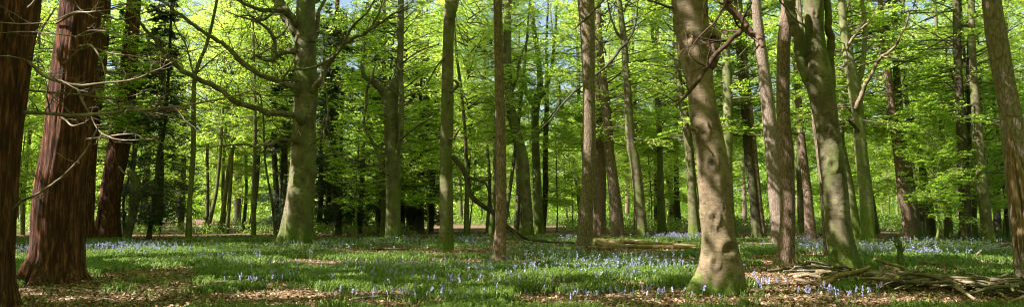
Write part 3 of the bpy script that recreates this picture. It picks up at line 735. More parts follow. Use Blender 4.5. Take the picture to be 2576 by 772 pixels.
tree('slanting_tree', 'leaning thin mossy trunk in the leaves behind the bark-ridged pine', 'tree',
     [(1462, 565, 12), (1455, 480, 12), (1438, 385, 11), (1425, 320, 10), (1410, 270, 9), (1400, 200, 7)], 'beech_moss', 'beech', Y=68, crown=('young', 2), short='leaning mossy stem')
tree('pine_tree', 'tall bark-ridged pine with broad straight trunk right of centre', 'tree',
     [(1467, 625, 46), (1470, 600, 39), (1473, 540, 36), (1480, 470, 34), (1482, 385, 34), (1482, 300, 32), (1481, 200, 31), (1478, 80, 38), (1474, 0, 43)], 'pine', 'pine', short='ridged pine', flare=0.15, near=True, ns=80, H=24,
     branches=[br([(1490, -60, 9), (1528, -25, 9), (1510, 8, 8), (1488, 32, 7), (1466, 55, 6), (1445, 74, 4)], mat='dark_bark', dY=-2, dY0=-.2, twigs=3, tl=.5)])
tree('pine_tree', 'dark reddish trunk squeezed behind the bark-ridged pine', 'tree',
     [(1509, 592, 32), (1509, 520, 30), (1510, 450, 30), (1507, 385, 26), (1505, 300, 20), (1500, 150, 15)], 'pine_red', 'pine', crown=('behind', 0), short='squeezed trunk')
tree('pine_tree', 'grey pine leaning left that rises beside the log pile', 'tree',
     [(1554, 595, 34), (1551, 535, 31), (1541, 450, 28), (1533, 385, 26), (1527, 300, 24), (1517, 200, 21), (1510, 130, 17), (1505, 0, 13)], 'pine', 'pine', crown=('behind', 1), short='leaning grey pine', ns=44)
tree('beech_tree', 'dark beech leaning left, directly behind the log pile', 'tree',
     [(1615, 597, 31), (1611, 540, 28), (1606, 480, 27), (1596, 400, 26), (1588, 370, 24), (1580, 250, 20), (1570, 110, 17), (1557, 0, 14)], 'beech', 'beech', crown=('behind', 2), short='leaning dark beech', ns=44,
     branches=[br([(1578, 108, 9), (1560, 125, 8), (1535, 158, 7), (1508, 182, 6), (1480, 204, 5), (1445, 232, 5), (1410, 268, 5), (1385, 298, 4), (1352, 334, 3)], mat='dark_bark', dY=-8, dY0=-.3, twigs=12, tl=1.0),
               br([(1570, 115, 8), (1590, 85, 6), (1602, 40, 5), (1605, -20, 3)], dY=-1, twigs=8, tl=1.2), br([(1566, 105, 8), (1545, 70, 6), (1532, 20, 5), (1528, -20, 3)], dY=-1, twigs=8, tl=1.2)])
tree('slender_tree', 'narrow stem leaning left just right of the dark beech behind the log pile', 'tree',
     [(1612, 575, 15), (1608, 500, 14), (1600, 400, 13), (1592, 300, 12), (1585, 150, 9)], 'beech', 'beech', crown=('tall', 0), short='narrow leaning stem')
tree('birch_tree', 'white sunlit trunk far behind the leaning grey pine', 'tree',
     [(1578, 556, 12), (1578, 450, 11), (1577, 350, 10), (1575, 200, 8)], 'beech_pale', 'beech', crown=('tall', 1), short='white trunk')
tree('slender_tree', 'straight pale-barked tree in the gap behind the log pile', 'tree',
     [(1669, 585, 19), (1667, 540, 15), (1660, 385, 14), (1655, 250, 13), (1651, 185, 12), (1653, 60, 10)], 'beech_pale', 'beech', crown=('behind', 3), short='straight pale tree')
tree('slender_tree', 'dark thin pole right beside the straight pale-barked tree', 'tree',
     [(1650, 575, 10), (1649, 480, 8), (1648, 385, 8), (1646, 200, 6)], 'dark_bark', 'beech', crown=('young', 3), short='thin pole')
tree('beech_tree', 'dark upright trunk of a close pair left of the pale big beech', 'tree',
     [(1706, 577, 18), (1703, 500, 14), (1700, 385, 13), (1698, 250, 12), (1696, 120, 10)], 'dark_bark', 'beech', crown=('tall', 2), short='upright of the pair')
tree('slanting_tree', 'slanting trunk crossing the foot of the dark upright one, left of the pale big beech', 'tree',
     [(1704, 573, 14), (1696, 520, 12), (1687, 485, 11), (1676, 430, 10), (1667, 385, 9), (1662, 320, 8)], 'dark_bark', 'beech', Y=74, crown=('young', 4), short='slanting of the pair')
tree('beech_tree', 'grey beech leaning left whose top is hidden behind the pale big beech', 'tree',
     [(1747, 597, 29), (1745, 550, 25), (1741, 485, 23), (1734, 385, 21), (1724, 300, 22), (1710, 220, 18), (1702, 125, 15), (1698, 0, 12)], 'beech', 'beech', crown=('behind', 0), short='leaning grey beech')

# --- the pale big beech close to the camera
tree('beech_tree', 'pale big beech with eye-shaped knots, mossy foot and a broken stub, nearest trunk', 'tree',
     [(1801, 738, 142), (1804, 715, 128), (1808, 690, 116), (1810, 660, 106), (1808, 630, 90), (1805, 585, 80), (1799, 485, 81), (1789, 385, 76), (1778, 330, 75), (1771, 290, 72), (1763, 230, 66), (1756, 180, 72), (1748, 130, 84), (1740, 60, 86), (1734, 0, 92)],
     'beech_pale', 'beech', short='pale big beech', flare=0.34, lobes=5, near=True, ns=120, H=25,
     knots=[(1793, 410, 17, 0.34, 1.0), (1797, 549, 17, 0.35, 0.6), (1832, 628, 22, 0.40, 0.6), (1800, 660, 16, 0.35, 0.4), (1768, 330, 20, 0.30, 0.6), (1795, 572, 10, 0.3, 0.4), (1730, 95, 16, 0.5, 0.6), (1760, 352, 9, 0.5, 0.8), (1785, 318, 8, 0.5, 0.7),
            (1775, 480, 4, 0.4, 0.5), (1812, 455, 4, .4, .5), (1822, 520, 5, .4, .5), (1790, 610, 6, .4, .5), (1778, 250, 5, .4, .5), (1838, 690, 9, -0.4, 0.4)],
     branches=[br([(1768, 165, 46), (1780, 130, 42), (1788, 108, 34), (1789, 97, 30)], mat='beech_pale', dY=-.15, dY0=-.05, ns=20, name='broken_stub', rough=0.25),
               br([(1752, 330, 13), (1738, 324, 10), (1729, 316, 7), (1724, 310, 4)], mat='deadwood', dY=-.5, dY0=-.2),
               br([(1765, 145, 12), (1770, 100, 11), (1772, 50, 11), (1776, 0, 10), (1780, -40, 8)], mat='deadwood', dY=-.9, dY0=-.5, twigs=6, tl=.5),
               br([(1700, 20, 8), (1680, 18, 7), (1660, 10, 6), (1630, 0, 5), (1600, -20, 3)], mat='limb', dY=-.5, twigs=6, tl=.5),
               br([(1765, 150, 3), (1755, 110, 3), (1735, 130, 3), (1728, 100, 2), (1722, 60, 2)], mat='deadwood', dY=-.9, dY0=-.6),
               br([(1825, -30, 20), (1832, 5, 20), (1850, 30, 19), (1872, 52, 18), (1895, 78, 16), (1912, 92, 13), (1920, 120, 9)], mat='brown_limb', dY=-2.6, dY0=-1.8, ns=12, twigs=3, tl=.4),
               br([(1878, 66, 14), (1862, 82, 13), (1835, 105, 12), (1800, 140, 12), (1780, 170, 11), (1760, 200, 11), (1730, 235, 9), (1703, 262, 6), (1698, 268, 3)], mat='brown_limb', dY=-3.4, dY0=-2.4, ns=10, twigs=10, tl=.55),
               br([(1830, -10, 8), (1815, 30, 6), (1795, 60, 5), (1768, 85, 4), (1740, 120, 3), (1730, 145, 2)], mat='brown_limb', dY=-2.5, dY0=-2, twigs=8, tl=.5),
               br([(1780, 160, 3), (1762, 172, 3), (1745, 180, 2), (1725, 190, 2)], mat='brown_limb', dY=-3, dY0=-2.8),
               br([(1838, 10, 5), (1850, 50, 5), (1865, 75, 4), (1890, 85, 3), (1930, 95, 2)], mat='brown_limb', dY=-2, dY0=-2, twigs=5, tl=.4),
               br([(1765, 20, 5), (1790, 55, 4), (1805, 70, 3), (1830, 85, 2)], mat='brown_limb', dY=-2.4, dY0=-.7, twigs=4, tl=.4)])
# hanging slim branches in front of the ridged pine belong to the same wood overhead
tree('beech_tree', 'dark mossy beech close behind the right side of the pale big beech', 'tree',
     [(1842, 603, 26), (1836, 540, 24), (1832, 470, 23), (1830, 385, 24), (1832, 300, 25), (1830, 200, 24), (1824, 100, 20), (1820, 0, 16)], 'beech_moss', 'beech', crown=('behind', 1), short='mossy beech behind the pale one')
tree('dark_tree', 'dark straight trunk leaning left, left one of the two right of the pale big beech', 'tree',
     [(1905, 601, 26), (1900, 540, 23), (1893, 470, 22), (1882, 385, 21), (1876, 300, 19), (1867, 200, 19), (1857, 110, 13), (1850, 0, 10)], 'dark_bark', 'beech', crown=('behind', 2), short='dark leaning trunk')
tree('pine_tree', 'greyish left-leaning trunk just left of the sunlit pink-grey pine', 'tree',
     [(1918, 601, 21), (1912, 540, 18), (1905, 470, 16), (1897, 376, 14), (1882, 225, 13), (1868, 100, 12), (1862, 0, 10)], 'pine', 'pine', crown=('behind', 3), short='greyish leaning trunk')

# --- right-hand pines and the second big beech
tree('pine_tree', 'sunlit pink-grey pine leaning left, partly behind the bark-plated pine', 'tree',
     [(1962, 614, 42), (1958, 560, 37), (1950, 470, 36), (1943, 385, 34), (1930, 250, 32), (1918, 150, 28), (1908, 70, 25), (1901, 0, 23)], 'pine_pale', 'pine', short='sunlit pink pine', near=True, ns=60)  # pale bark variant chosen so the trunk looks sunlit
tree('pine_tree', 'bark-plated pine trunk standing in front of the sunlit pink one', 'tree',
     [(1972, 668, 56), (1975, 640, 45), (1981, 560, 37), (1981, 485, 35), (1977, 385, 38), (1971, 300, 33), (1970, 200, 32), (1973, 100, 32), (1984, 0, 33)], 'pine_red', 'pine', short='plated pine', near=True, ns=80, flare=0.14)
tree('pine_tree', 'narrow brown pine leaning left between the plated pine and the second big beech', 'tree',
     [(2041, 602, 28), (2036, 540, 24), (2030, 470, 21), (2020, 385, 19), (2012, 300, 17), (2004, 200, 14), (1998, 130, 13), (1994, 0, 10)], 'pine_red', 'pine', crown=('behind', 0), short='narrow brown pine')
tree('slender_tree', 'thin brown trunk hugging the left side of the second big beech', 'tree',
     [(2081, 660, 18), (2079, 620, 14), (2074, 535, 15), (2062, 400, 14), (2050, 330, 10), (2044, 250, 8), (2040, 180, 6)], 'pine', 'pine', short='thin hugging trunk', near=True, H=9)
tree('beech_tree', 'second big beech with several upright limbs and moss down its right side, behind the brushwood', 'tree',
     [(2126, 683, 84), (2124, 665, 78), (2120, 640, 70), (2110, 585, 64), (2102, 485, 59), (2090, 385, 58), (2080, 310, 56), (2070, 250, 62), (2060, 190, 66), (2052, 120, 50), (2048, 60, 46), (2047, 0, 50)],
     'beech', 'beech', short='second big beech', flare=0.22, near=True, ns=110, H=25,
     knots=[(2048, 128, 9, 0.5, 0.9), (2050, 35, 8, 0.5, 0.9), (2080, 330, 12, 0.4, 0.5), (2095, 415, 16, 0.25, 0.4), (2102, 640, 12, 0.3, 0.4)],
     branches=[br([(2052, 235, 30), (2030, 190, 27), (2010, 130, 25), (1995, 75, 24), (1985, 30, 24), (1976, -20, 24)], mat='beech', ns=20, dY=-.3, name='limb'),
               br([(2086, 260, 26), (2090, 200, 22), (2088, 120, 20), (2086, 50, 18), (2085, -20, 17)], mat='beech', ns=20, dY=.1, name='limb'),
               br([(2035, 200, 18), (2026, 140, 14), (2014, 60, 14), (2006, -20, 13)], mat='beech', ns=14, dY=.5, name='limb'),
               br([(2030, 70, 5), (2000, 50, 4), (1975, 20, 4), (1950, -10, 3)], mat='limb', dY=-1, dY0=-.5, twigs=6, tl=.6)])
tree('beech_tree', 'moss-green trunk just behind the second big beech on its right', 'tree',
     [(2152, 606, 30), (2148, 560, 26), (2138, 485, 24), (2126, 420, 22), (2114, 350, 19), (2118, 280, 19), (2126, 200, 18), (2134, 100, 14), (2136, 0, 10)], 'beech_moss', 'beech', crown=('behind', 1), short='moss-green trunk')
tree('beech_tree', 'mossy yellow-green beech and bright bare limb reaching right', 'tree',
     [(2184, 611, 42), (2183, 580, 34), (2178, 485, 32), (2168, 400, 30), (2162, 330, 28), (2156, 270, 30), (2146, 205, 30), (2134, 140, 24), (2124, 80, 20), (2116, 0, 17)], 'beech_moss', 'beech', Y=37, crown=('behind', 2), short='yellow mossy beech', ns=50, flare=0.25,
     branches=[br([(2152, 240, 17), (2161, 200, 15), (2168, 160, 13), (2172, 110, 12), (2174, 40, 11), (2170, -20, 9)], mat='beech_moss', ns=12, dY=.5, name='limb', twigs=8, tl=1),
               br([(2152, 275, 13), (2160, 250, 12), (2172, 215, 11), (2190, 185, 9), (2205, 158, 8), (2216, 144, 8), (2240, 130, 7), (2252, 118, 7), (2266, 92, 6), (2282, 62, 5), (2290, 25, 4)], mat='deadwood', dY=-2.5, dY0=-.3, name='limb', ns=10, twigs=6, tl=.8),
               br([(2216, 143, 6), (2235, 144, 6), (2262, 147, 5)], mat='deadwood', dY=-2, dY0=-1.5, name='limb'),
               br([(2130, 125, 8), (2145, 100, 7), (2166, 75, 6), (2185, 58, 5), (2200, 35, 3)], mat='deadwood', dY=-1, dY0=-.3, name='limb', twigs=6, tl=.8),
               br([(2160, 330, 9), (2140, 310, 8), (2132, 300, 6)], mat='dark_bark', dY=-.6, dY0=-.3)])
tree('pine_tree', 'pinkish pine leaning left, left one of a crossed pair in the right-hand leaves', 'tree',
     [(2290, 602, 32), (2284, 540, 28), (2272, 485, 26), (2262, 410, 22), (2250, 330, 19), (2243, 270, 19), (2236, 200, 18), (2222, 100, 15), (2214, 0, 12)], 'pine_red', 'pine', Y=40, crown=('behind', 3), short='pinkish pine')
tree('beech_tree', 'greenish trunk leaning left, right one of the crossed pair beside the pinkish pine', 'tree',
     [(2304, 603, 28), (2298, 540, 27), (2288, 470, 26), (2276, 385, 24), (2266, 330, 22), (2258, 230, 18), (2252, 120, 15), (2250, 0, 12)], 'beech', 'beech', Y=42, crown=('behind', 0), short='greenish pair trunk')
tree('beech_tree', 'dark trunk leaning left, left one of two slim ones right of the crossed pair', 'tree',
     [(2322, 590, 13), (2316, 530, 12), (2307, 485, 12), (2296, 420, 10), (2284, 300, 9), (2277, 180, 7)], 'dark_bark', 'beech', crown=('young', 0), short='slim dark trunk')
tree('beech_tree', 'dark trunk leaning left, right one of two slim ones right of the crossed pair', 'tree',
     [(2344, 594, 22), (2339, 530, 19), (2330, 470, 16), (2312, 390, 15), (2300, 340, 13), (2280, 250, 10), (2277, 150, 8)], 'dark_bark', 'beech', crown=('tall', 3), short='dark slim trunk')
tree('beech_tree', 'short-looking grey trunk in the low leaves between the slim trunks and the tall dark one', 'tree',
     [(2388, 597, 20), (2385, 550, 18), (2380, 500, 16), (2374, 400, 12)], 'beech', 'beech', crown=('young', 1), short='grey low trunk')
tree('dark_tree', 'tall dark trunk with a side fork, fourth-largest at the right end', 'tree',
     [(2427, 612, 32), (2426, 580, 27), (2427, 500, 26), (2423, 420, 27), (2420, 330, 24), (2413, 230, 20), (2408, 120, 19), (2406, 0, 18)], 'dark_bark', 'beech', crown=('behind', 1), short='tall dark trunk', ns=44,
     branches=[br([(2416, 260, 9), (2405, 225, 8), (2393, 190, 7), (2384, 160, 5), (2380, 100, 3)], dY=1, twigs=10, tl=1.3), br([(2424, 370, 12), (2434, 330, 12), (2438, 250, 11), (2436, 150, 9), (2440, 0, 7)], dY=1, mat='dark_bark', twigs=10, tl=1.3)])
tree('beech_tree', 'grey-brown beech leaning left, right of the tall dark trunk', 'tree',
     [(2489, 613, 34), (2484, 580, 28), (2475, 500, 26), (2467, 420, 25), (2460, 340, 24), (2452, 230, 20), (2446, 120, 16), (2444, 0, 14)], 'beech', 'beech', crown=('behind', 2), short='grey-brown beech', ns=44)
tree('slender_tree', 'small thin trunk between the tall dark trunk and the grey-brown beech', 'tree',
     [(2456, 603, 14), (2452, 560, 12), (2450, 500, 11), (2444, 420, 9)], 'dark_bark', 'beech', crown=('young', 2), short='small thin trunk')
tree('slender_tree', 'wiry dark stem slanting between the grey-brown beech and the right edge tree', 'tree',
     [(2536, 600, 10), (2532, 535, 8), (2522, 440, 8), (2512, 350, 7), (2500, 260, 6), (2492, 180, 5)], 'dark_bark', 'beech', crown=('young', 3), short='wiry right stem')
edge = tree('pine_tree', 'pine at the right edge with dappled bark and a torn hollow lower trunk', 'tree',
     [(2602, 712, 84), (2596, 680, 74), (2588, 600, 72), (2580, 500, 76), (2570, 440, 72), (2560, 390, 60), (2550, 350, 52), (2544, 300, 49), (2526, 200, 46), (2508, 100, 47), (2494, 0, 43)], 'pine_pale', 'pine', short='right edge pine', near=True, ns=90, H=24)

# ------------------------------------------------------------------ sun gaps: points that the photograph shows in sunlight (position, radius)
LIT = []
def lit(x, y, r, Y=None, n=1):
    p = G(x, y) if Y is None else P(x, y, Y)
    LIT.append((p, r))
for (x, y, r) in [(60, 640, .9), (40, 655, .6), (300, 632, 1.2), (380, 636, 1.2), (440, 640, 1.0), (260, 650, .6), (345, 662, .5), (500, 640, .6), (560, 655, .3), (420, 672, .4),
                  (690, 735, .45), (650, 748, .4), (720, 742, .3), (560, 757, .35), (480, 765, .3), (830, 728, .3), (870, 722, .25), (700, 658, .8), (850, 657, .6), (1010, 690, .3),
                  (1290, 700, .4), (1340, 655, .5), (1400, 690, .45), (1440, 700, .5), (1500, 675, .6), (1560, 680, .7), (1620, 690, .7), (1680, 690, .7), (1720, 685, .5), (1740, 700, .4), (1600, 712, .4), (1500, 725, .3),
                  (1560, 745, .25), (1660, 755, .3), (1710, 765, .3), (1900, 690, .6), (1940, 705, .55), (1915, 730, .45), (1975, 700, .4), (1890, 750, .35), (2000, 745, .25), (2050, 700, .25),
                  (1880, 660, .6), (2030, 665, .3), (2260, 750, .35), (2310, 757, .35), (2360, 765, .3), (2290, 655, .6), (2330, 650, .7), (2390, 652, .5), (2450, 655, .6), (2500, 660, .5), (2555, 668, .5), (2570, 700, .3),
                  (2200, 690, .25), (2100, 698, .25), (2480, 735, .3), (1530, 612, 1.3), (1590, 614, 1.2), (1660, 618, 1.1), (1730, 620, .8), (1100, 640, .5), (1180, 690, .3), (1230, 730, .3), (1060, 755, .2), (1810, 770, .2),
                  (150, 705, .2), (620, 720, .25), (780, 760, .25), (950, 640, .6), (1330, 760, .25), (1420, 735, .2), (2160, 755, .25), (130, 758, .2), (90, 740, .2)]:
    lit(x, y, r * 1.5)
for (x, y, r) in [(1915, 695, 1.1), (1950, 715, .8), (690, 742, .75), (1560, 690, 1.1), (1680, 695, .8), (300, 640, 1.6), (600, 762, .5), (2290, 754, .55), (1400, 692, .7), (830, 727, .5), (50, 645, 1.2)]:
    lit(x, y, r)
def lit_on(x, y, r, basey=None, Y=None):
    Y = Y or G(x, basey)[1]
    LIT.append((P(x, y, Y - 0.3), r))
# trunks: patches of sun on bark
for (x, y, r, b) in [(735, 560, .9, 618), (728, 530, .8, 618), (745, 480, .6, 618), (735, 590, .7, 618), (760, 300, .4, 618), (765, 120, .35, 618), (758, 420, .35, 618),
                     (1787, 485, .20, 738), (1780, 450, .12, 738), (1798, 590, .15, 738), (1808, 622, .13, 738), (1832, 645, .10, 738), (1745, 60, .24, 738), (1728, 30, .2, 738), (1765, 240, .18, 738), (1760, 205, .12, 738), (1722, 110, .12, 738),
                     (2085, 440, .28, 683), (2090, 480, .28, 683), (2100, 520, .25, 683), (2105, 560, .22, 683), (2045, 60, .22, 683), (2050, 110, .2, 683), (2060, 20, .2, 683), (2000, 120, .15, 683), (2015, 150, .15, 683), (2120, 600, .2, 683), (2085, 390, .12, 683),
                     (1900, 30, .6, 614), (1910, 80, .5, 614), (1915, 140, .4, 614), (1930, 230, .25, 614), (1935, 300, .2, 614), (1945, 480, .5, 614), (1950, 530, .4, 614),
                     (1975, 480, .2, 668), (1980, 540, .25, 668), (1975, 600, .2, 668), (1965, 380, .15, 668), (1965, 200, .2, 668),
                     (2508, 95, .12, 705), (2512, 130, .1, 705), (2525, 165, .15, 705), (2530, 215, .12, 705), (2560, 480, .25, 705), (2565, 530, .2, 705), (2560, 580, .15, 705), (2535, 330, .1, 705),
                     (120, 650, .35, 712), (100, 600, .3, 712), (110, 500, .35, 712), (130, 400, .45, 712), (145, 300, .45, 712), (160, 200, .4, 712), (165, 100, .35, 712), (170, 30, .3, 712), (130, 340, .35, 712), (105, 560, .3, 712), (80, 690, .2, 712),
                     (1120, 615, .3, 628), (1118, 300, .15, 628), (1130, 60, .3, 628), (1250, 100, .2, 648), (1255, 300, .15, 648), (1250, 480, .12, 648), (1475, 200, .2, 624), (1475, 340, .2, 624), (1470, 110, .2, 624), (1480, 440, .15, 624),
                     (262, 492, .3, 603), (2180, 560, .4, 611), (2150, 270, .5, 611), (2155, 220, .5, 611), (2220, 150, .5, 611), (2260, 110, .4, 611), (2120, 80, .4, 611), (2175, 400, .3, 611), (2190, 180, .5, 611)]:
    lit_on(x, y, r, b)
# dead twigs in front of the redwoods
for (x, y) in [(190, 95), (215, 115), (290, 85), (250, 330), (175, 310), (340, 340), (320, 205), (430, 262), (230, 350), (300, 145), (120, 480)]:
    LIT.append((P(x, y, 14.0), .22))
rg = np.random.default_rng(404)
for _ in range(70):  # further canopy gaps at random, added for sun flecks on the floor
    p_ = G(rg.uniform(0, 2576), rg.uniform(606, 772)); LIT.append((p_, rg.uniform(.25, .6)))
LITP = np.array([p for p, r in LIT]); LITR = np.array([r for p, r in LIT])

def in_gap(C):
    keep = np.ones(len(C), dtype=bool)
    for p, r in zip(LITP, LITR):
        d = C - p; t = d @ S
        q = d - t[:, None] * S
        keep &= ~(((q ** 2).sum(1) < (r * 0.9) ** 2) & (t > 1.0))
    return ~keep

# ------------------------------------------------------------------ unseen trees added beside and behind the camera, whose crowns shade the glade
for (x, y) in [(-15, 1), (-22, 9), (-25, 20), (-33, 4), (-36, 16), (-34, 30), (-47, 8), (-48, 24), (-9, -5), (3, -6), (12, -2), (14, 7), (-28, -8), (24, 10), (-40, 40), (-12, 9.5), (-58, 16), (-60, 30), (28, 24), (-44, -4)]:
    SEED[0] += 1
    g0 = float(gz(x, y)); base = np.array([x, y, g0])
    hh = np.array([-0.25, 0.05, 1.0, 4, 8, 13, 19]); rr = np.array([.42, .38, .30, .27, .24, .19, .1])
    W = np.column_stack([x + rng.normal(0, .12, 7), y + rng.normal(0, .12, 7), hh + g0])
    root = empty('beech_tree', base)
    obj('trunk', trunk_mesh(W, rr, base, M['beech'], 28, 'beech', SEED[0]), root)
    tag(root, 'unseen beech added beside or behind the viewer, its crown shading the glade', 'tree', 'unseen beeches added around the viewer')
    NEAR.append((root, base, np.column_stack([W, rr])))

def near_canopy():  # leaf canopy above the view, placed to shape the shade below
    r = np.random.default_rng(77)
    nc = 13500
    x = r.uniform(-64, 32, nc); y = r.uniform(-16, 46, nc)
    zmin = np.maximum(6.5, np.where(np.abs(x) < 0.76 * np.maximum(y, 0) + 2.5, 1.6 + 0.315 * np.maximum(y, 0) + 1.2, 6.5))
    z = zmin + (19 - zmin) * r.random(nc) ** 1.1
    ok = (z > zmin - 0.01) & (zmin < 17.5)
    # clumps gather around big-scale noise so that openings exist
    nz = fbm(np.stack([x * 0.22, y * 0.22, z * 0.12], -1), 55, 2)
    ok &= (nz > -0.16) & ((y < 30) | (x < -14) | (r.random(nc) < np.where(x < 0, .5, .18)))  # thinned towards the back to let sun onto the backdrop
    # not needed where neither the camera's view nor the glade's light is touched
    C0 = np.stack([x, y, z], -1)[ok]
    xa = r.uniform(-54, -26, 800); ya = r.uniform(26, 46, 800); za = r.uniform(0, 1, 800)  # extra unseen clumps added to shade the leaning redwood
    zb = np.maximum(6.5, np.where(np.abs(xa) < 0.76 * ya + 2.5, 2.8 + 0.315 * ya, 6.5)); C0 = np.vstack([C0, np.stack([xa, ya, zb + (20 - zb) * za], -1)])
    per = 105
    n = len(C0) * per
    idx = np.repeat(np.arange(len(C0)), per)
    rad = np.abs(r.normal(0, 1, (n, 3))) * np.where(r.random((n, 3)) < .5, -1, 1) * np.array([0.75, 0.75, 0.16])
    C = C0[idx] + rad
    # tilt of each spray
    til = r.normal(0, 0.2, (len(C0), 2))[idx]; C[:, 2] += rad[:, 0] * til[:, 0] + rad[:, 1] * til[:, 1]
    C = C[~in_gap(C)]  # leaves cut out along the sun direction so chosen spots are lit
    n = len(C)
    D = r.normal(0, 1, (n, 3)); D[:, 2] *= 0.3
    Nn = np.array([0, 0, 1.0]) + r.normal(0, 0.4, (n, 3))
    L = r.uniform(0.18, 0.29, n); W = L * r.uniform(0.62, 0.8, n); T = r.random(n)
    tb = np.array([[b[0], b[1]] for _, b, _ in NEAR])
    d = ((C[:, None, :2][::1] - tb[None]) ** 2).sum(-1) if n < 10 else None
    own = np.zeros(n, dtype=int)
    for s in range(0, n, 50000):
        own[s:s + 50000] = (((C[s:s + 50000, None, :2] - tb[None]) ** 2).sum(-1)).argmin(1)
    for k, (root, base, W_) in enumerate(NEAR):
        m = own == k
        if m.sum() < 50: continue
        me = build_leaves('crown', [(C[m], D[m], Nn[m], L[m], W[m], T[m])], M['leaf'], base)
        obj('crown', me, root)
        # limbs that reach out to the sprays
        cc = C[m]; r2 = np.random.default_rng(k)
        mb = MB()
        for _ in range(16):
            e = cc[r2.integers(0, len(cc))]; h = max(4.5, e[2] - r2.uniform(1, 4))
            if abs(e[0]) < 0.76 * max(e[1], 0) + 2.5 or base[1] > 10: h = max(h, min(e[2], 1.6 + 0.31 * base[1] + 0.8))
            s0 = np.array([np.interp(h, W_[:, 2], W_[:, 0]), np.interp(h, W_[:, 2], W_[:, 1]), h])
            mid = (s0 + e) / 2 + r2.normal(0, .3, 3); mid[2] = max(mid[2], min(s0[2], e[2]))
            mb.add(*tube(catmull([s0, mid, e], 8), np.linspace(.07, .012, 8), 5, cap=False))
        obj('branch_framework', mb.mesh('limbs', M['limb'], True, off=base), root)
near_canopy()

# ------------------------------------------------------------------ the wood behind: every tree is its own thing
def side_label(x, kind):
    H_ = sorted(HERO, key=lambda h: abs(h[0] - x))
    h = H_[0]
    return f"{kind} in the backdrop {'left' if x < h[0] else 'right'} of the {h[2]}"
r = np.random.default_rng(2024)
far_pts = []
tries = 0
def ftree(px, Y, kind, k, sc, w, mat='beech', h=20, lab='distant beech', lean=None):
    x = P(px, HZ, Y)[0]
    SEED[0] += 1
    g0 = float(gz(x, Y)); base = np.array([x, Y, g0])
    n = 7; hs = np.linspace(0, h, n); hs[0] = -0.2
    ln = r.normal(-0.02 * np.sign(px - 1288), 0.035) if lean is None else lean
    W = np.column_stack([x + ln * hs + np.cumsum(r.normal(0, .1, n)) * (hs > 0), np.full(n, Y) + np.cumsum(r.normal(0, .08, n)), hs + g0])
    R = w / 2 * np.array([1.35, 1.0, .93, .84, .7, .5, .22])
    root = empty('beech_tree' if kind != 'conifer' else 'conifer_tree', base)
    obj('trunk', trunk_mesh(W, R, base, M[mat], 12, 'beech', SEED[0], dense=20), root)
    lib_crown(root, kind, k, (sc, sc, sc * r.uniform(.92, 1.1)), r.uniform(0, 6.28))
    tag(root, side_label(px, lab), 'tree', 'distant trees of the backdrop')
    far_pts.append((x, Y))
# understorey of young beeches, 45 to 75 m
for (px, Y, k, sc) in [(2352, 37, 3, .75), (2490, 39, 2, .8),  (1075, 47, 4, .9), (2520, 47, 2, .9), (2120, 52, 3, 1.0), (2440, 55, 4, 1.1), (2300, 58, 0, 1.2), (2620, 42, 1, .9), (900, 46, 2, 1.0), (985, 55, 3, 1.15),
                       (640, 60, 4, 1.1), (480, 66, 0, 1.2), (40, 45, 2, 1.0), (-40, 38, 3, 1.0), (110, 58, 4, 1.1), (1180, 58, 0, 1.1), (1240, 66, 1, 1.2), (1400, 60, 2, 1.1), (1440, 70, 3, 1.2),
                       (1640, 66, 4, 1.1), (1560, 72, 0, 1.2), (1760, 62, 1, 1.1), (1840, 68, 2, 1.1), (1940, 60, 3, 1.1), (2020, 66, 4, 1.2), (2180, 66, 0, 1.2), (2480, 70, 1, 1.2), (2560, 62, 2, 1.2), (1120, 70, 4, 1.2), (350, 62, 3, 1.1), (215, 66, 1, 1.2),
                       (598, 80, 0, 1.3), (700, 72, 2, 1.2)]:
    ftree(px, Y, 'young', k, sc, 0.11, 'beech_moss', 8 * sc, 'young low-branched beech')
for (px, Y, k, sc) in [(712, 53, 0, .72), (850, 50, 1, .85), (905, 54, 2, .9), (955, 58, 0, .9), (1055, 56, 1, .8), (1085, 60, 2, .75), (800, 62, 2, 1.0), (400, 56, 1, .8), (290, 60, 0, .9)]:
    ftree(px, Y, 'conifer', k, sc, 0.35, 'dark_bark', 18 * sc, 'dark shaggy conifer')
for i, px in enumerate(range(-60, 2700, 76)):
    if 815 < px < 1075: continue
    ftree(px + (i * 37 % 50) - 25, 52 + (i * 29 % 17), 'tall', i % 5, .85 + (i % 3) * .08, .3 + .05 * (i % 4), ['beech', 'dark_bark', 'beech_moss'][i % 3], 19, 'tall leafy beech')
for (px, Y, k, sc) in [(640, 50, 0, .95), (572, 54, 2, 1.0), (612, 64, 4, 1.1), (520, 60, 1, 1.05), (945, 68, 0, 1.15), (1010, 66, 3, 1.1), (1265, 52, 2, 1.0), (705, 54, 3, 1.0), (1175, 50, 1, 1.0), (1225, 56, 4, 1.0), (2560, 50, 3, 1.0), (60, 52, 1, 1.0)]:
    ftree(px, Y, 'tall', k, sc, .26, 'beech', 19, 'high-crowned leafy beech')
# tall beeches, 60 to 150 m
cand = 0
while cand < 72 and tries < 5000:
    tries += 1
    Y = 62 + 95 * r.random() ** 0.8; px = r.uniform(-150, 2730)
    x = P(px, HZ, Y)[0]
    if any((x - a) ** 2 + (Y - b) ** 2 < 4.2 ** 2 for a, b in far_pts): continue
    mat = r.choice(['beech', 'dark_bark', 'pine', 'beech_moss'], p=[.5, .06, .2, .24])
    if r.random() < 0.33: ftree(px, Y, 'young', int(r.integers(5)), r.uniform(1.1, 1.7), r.uniform(.14, .28), mat, 12, 'distant spreading beech')
    else: ftree(px, Y, 'tall', int(r.integers(5)), r.uniform(.85, 1.15), r.uniform(.3, .62), mat, 20, 'tall distant beech')
    cand += 1

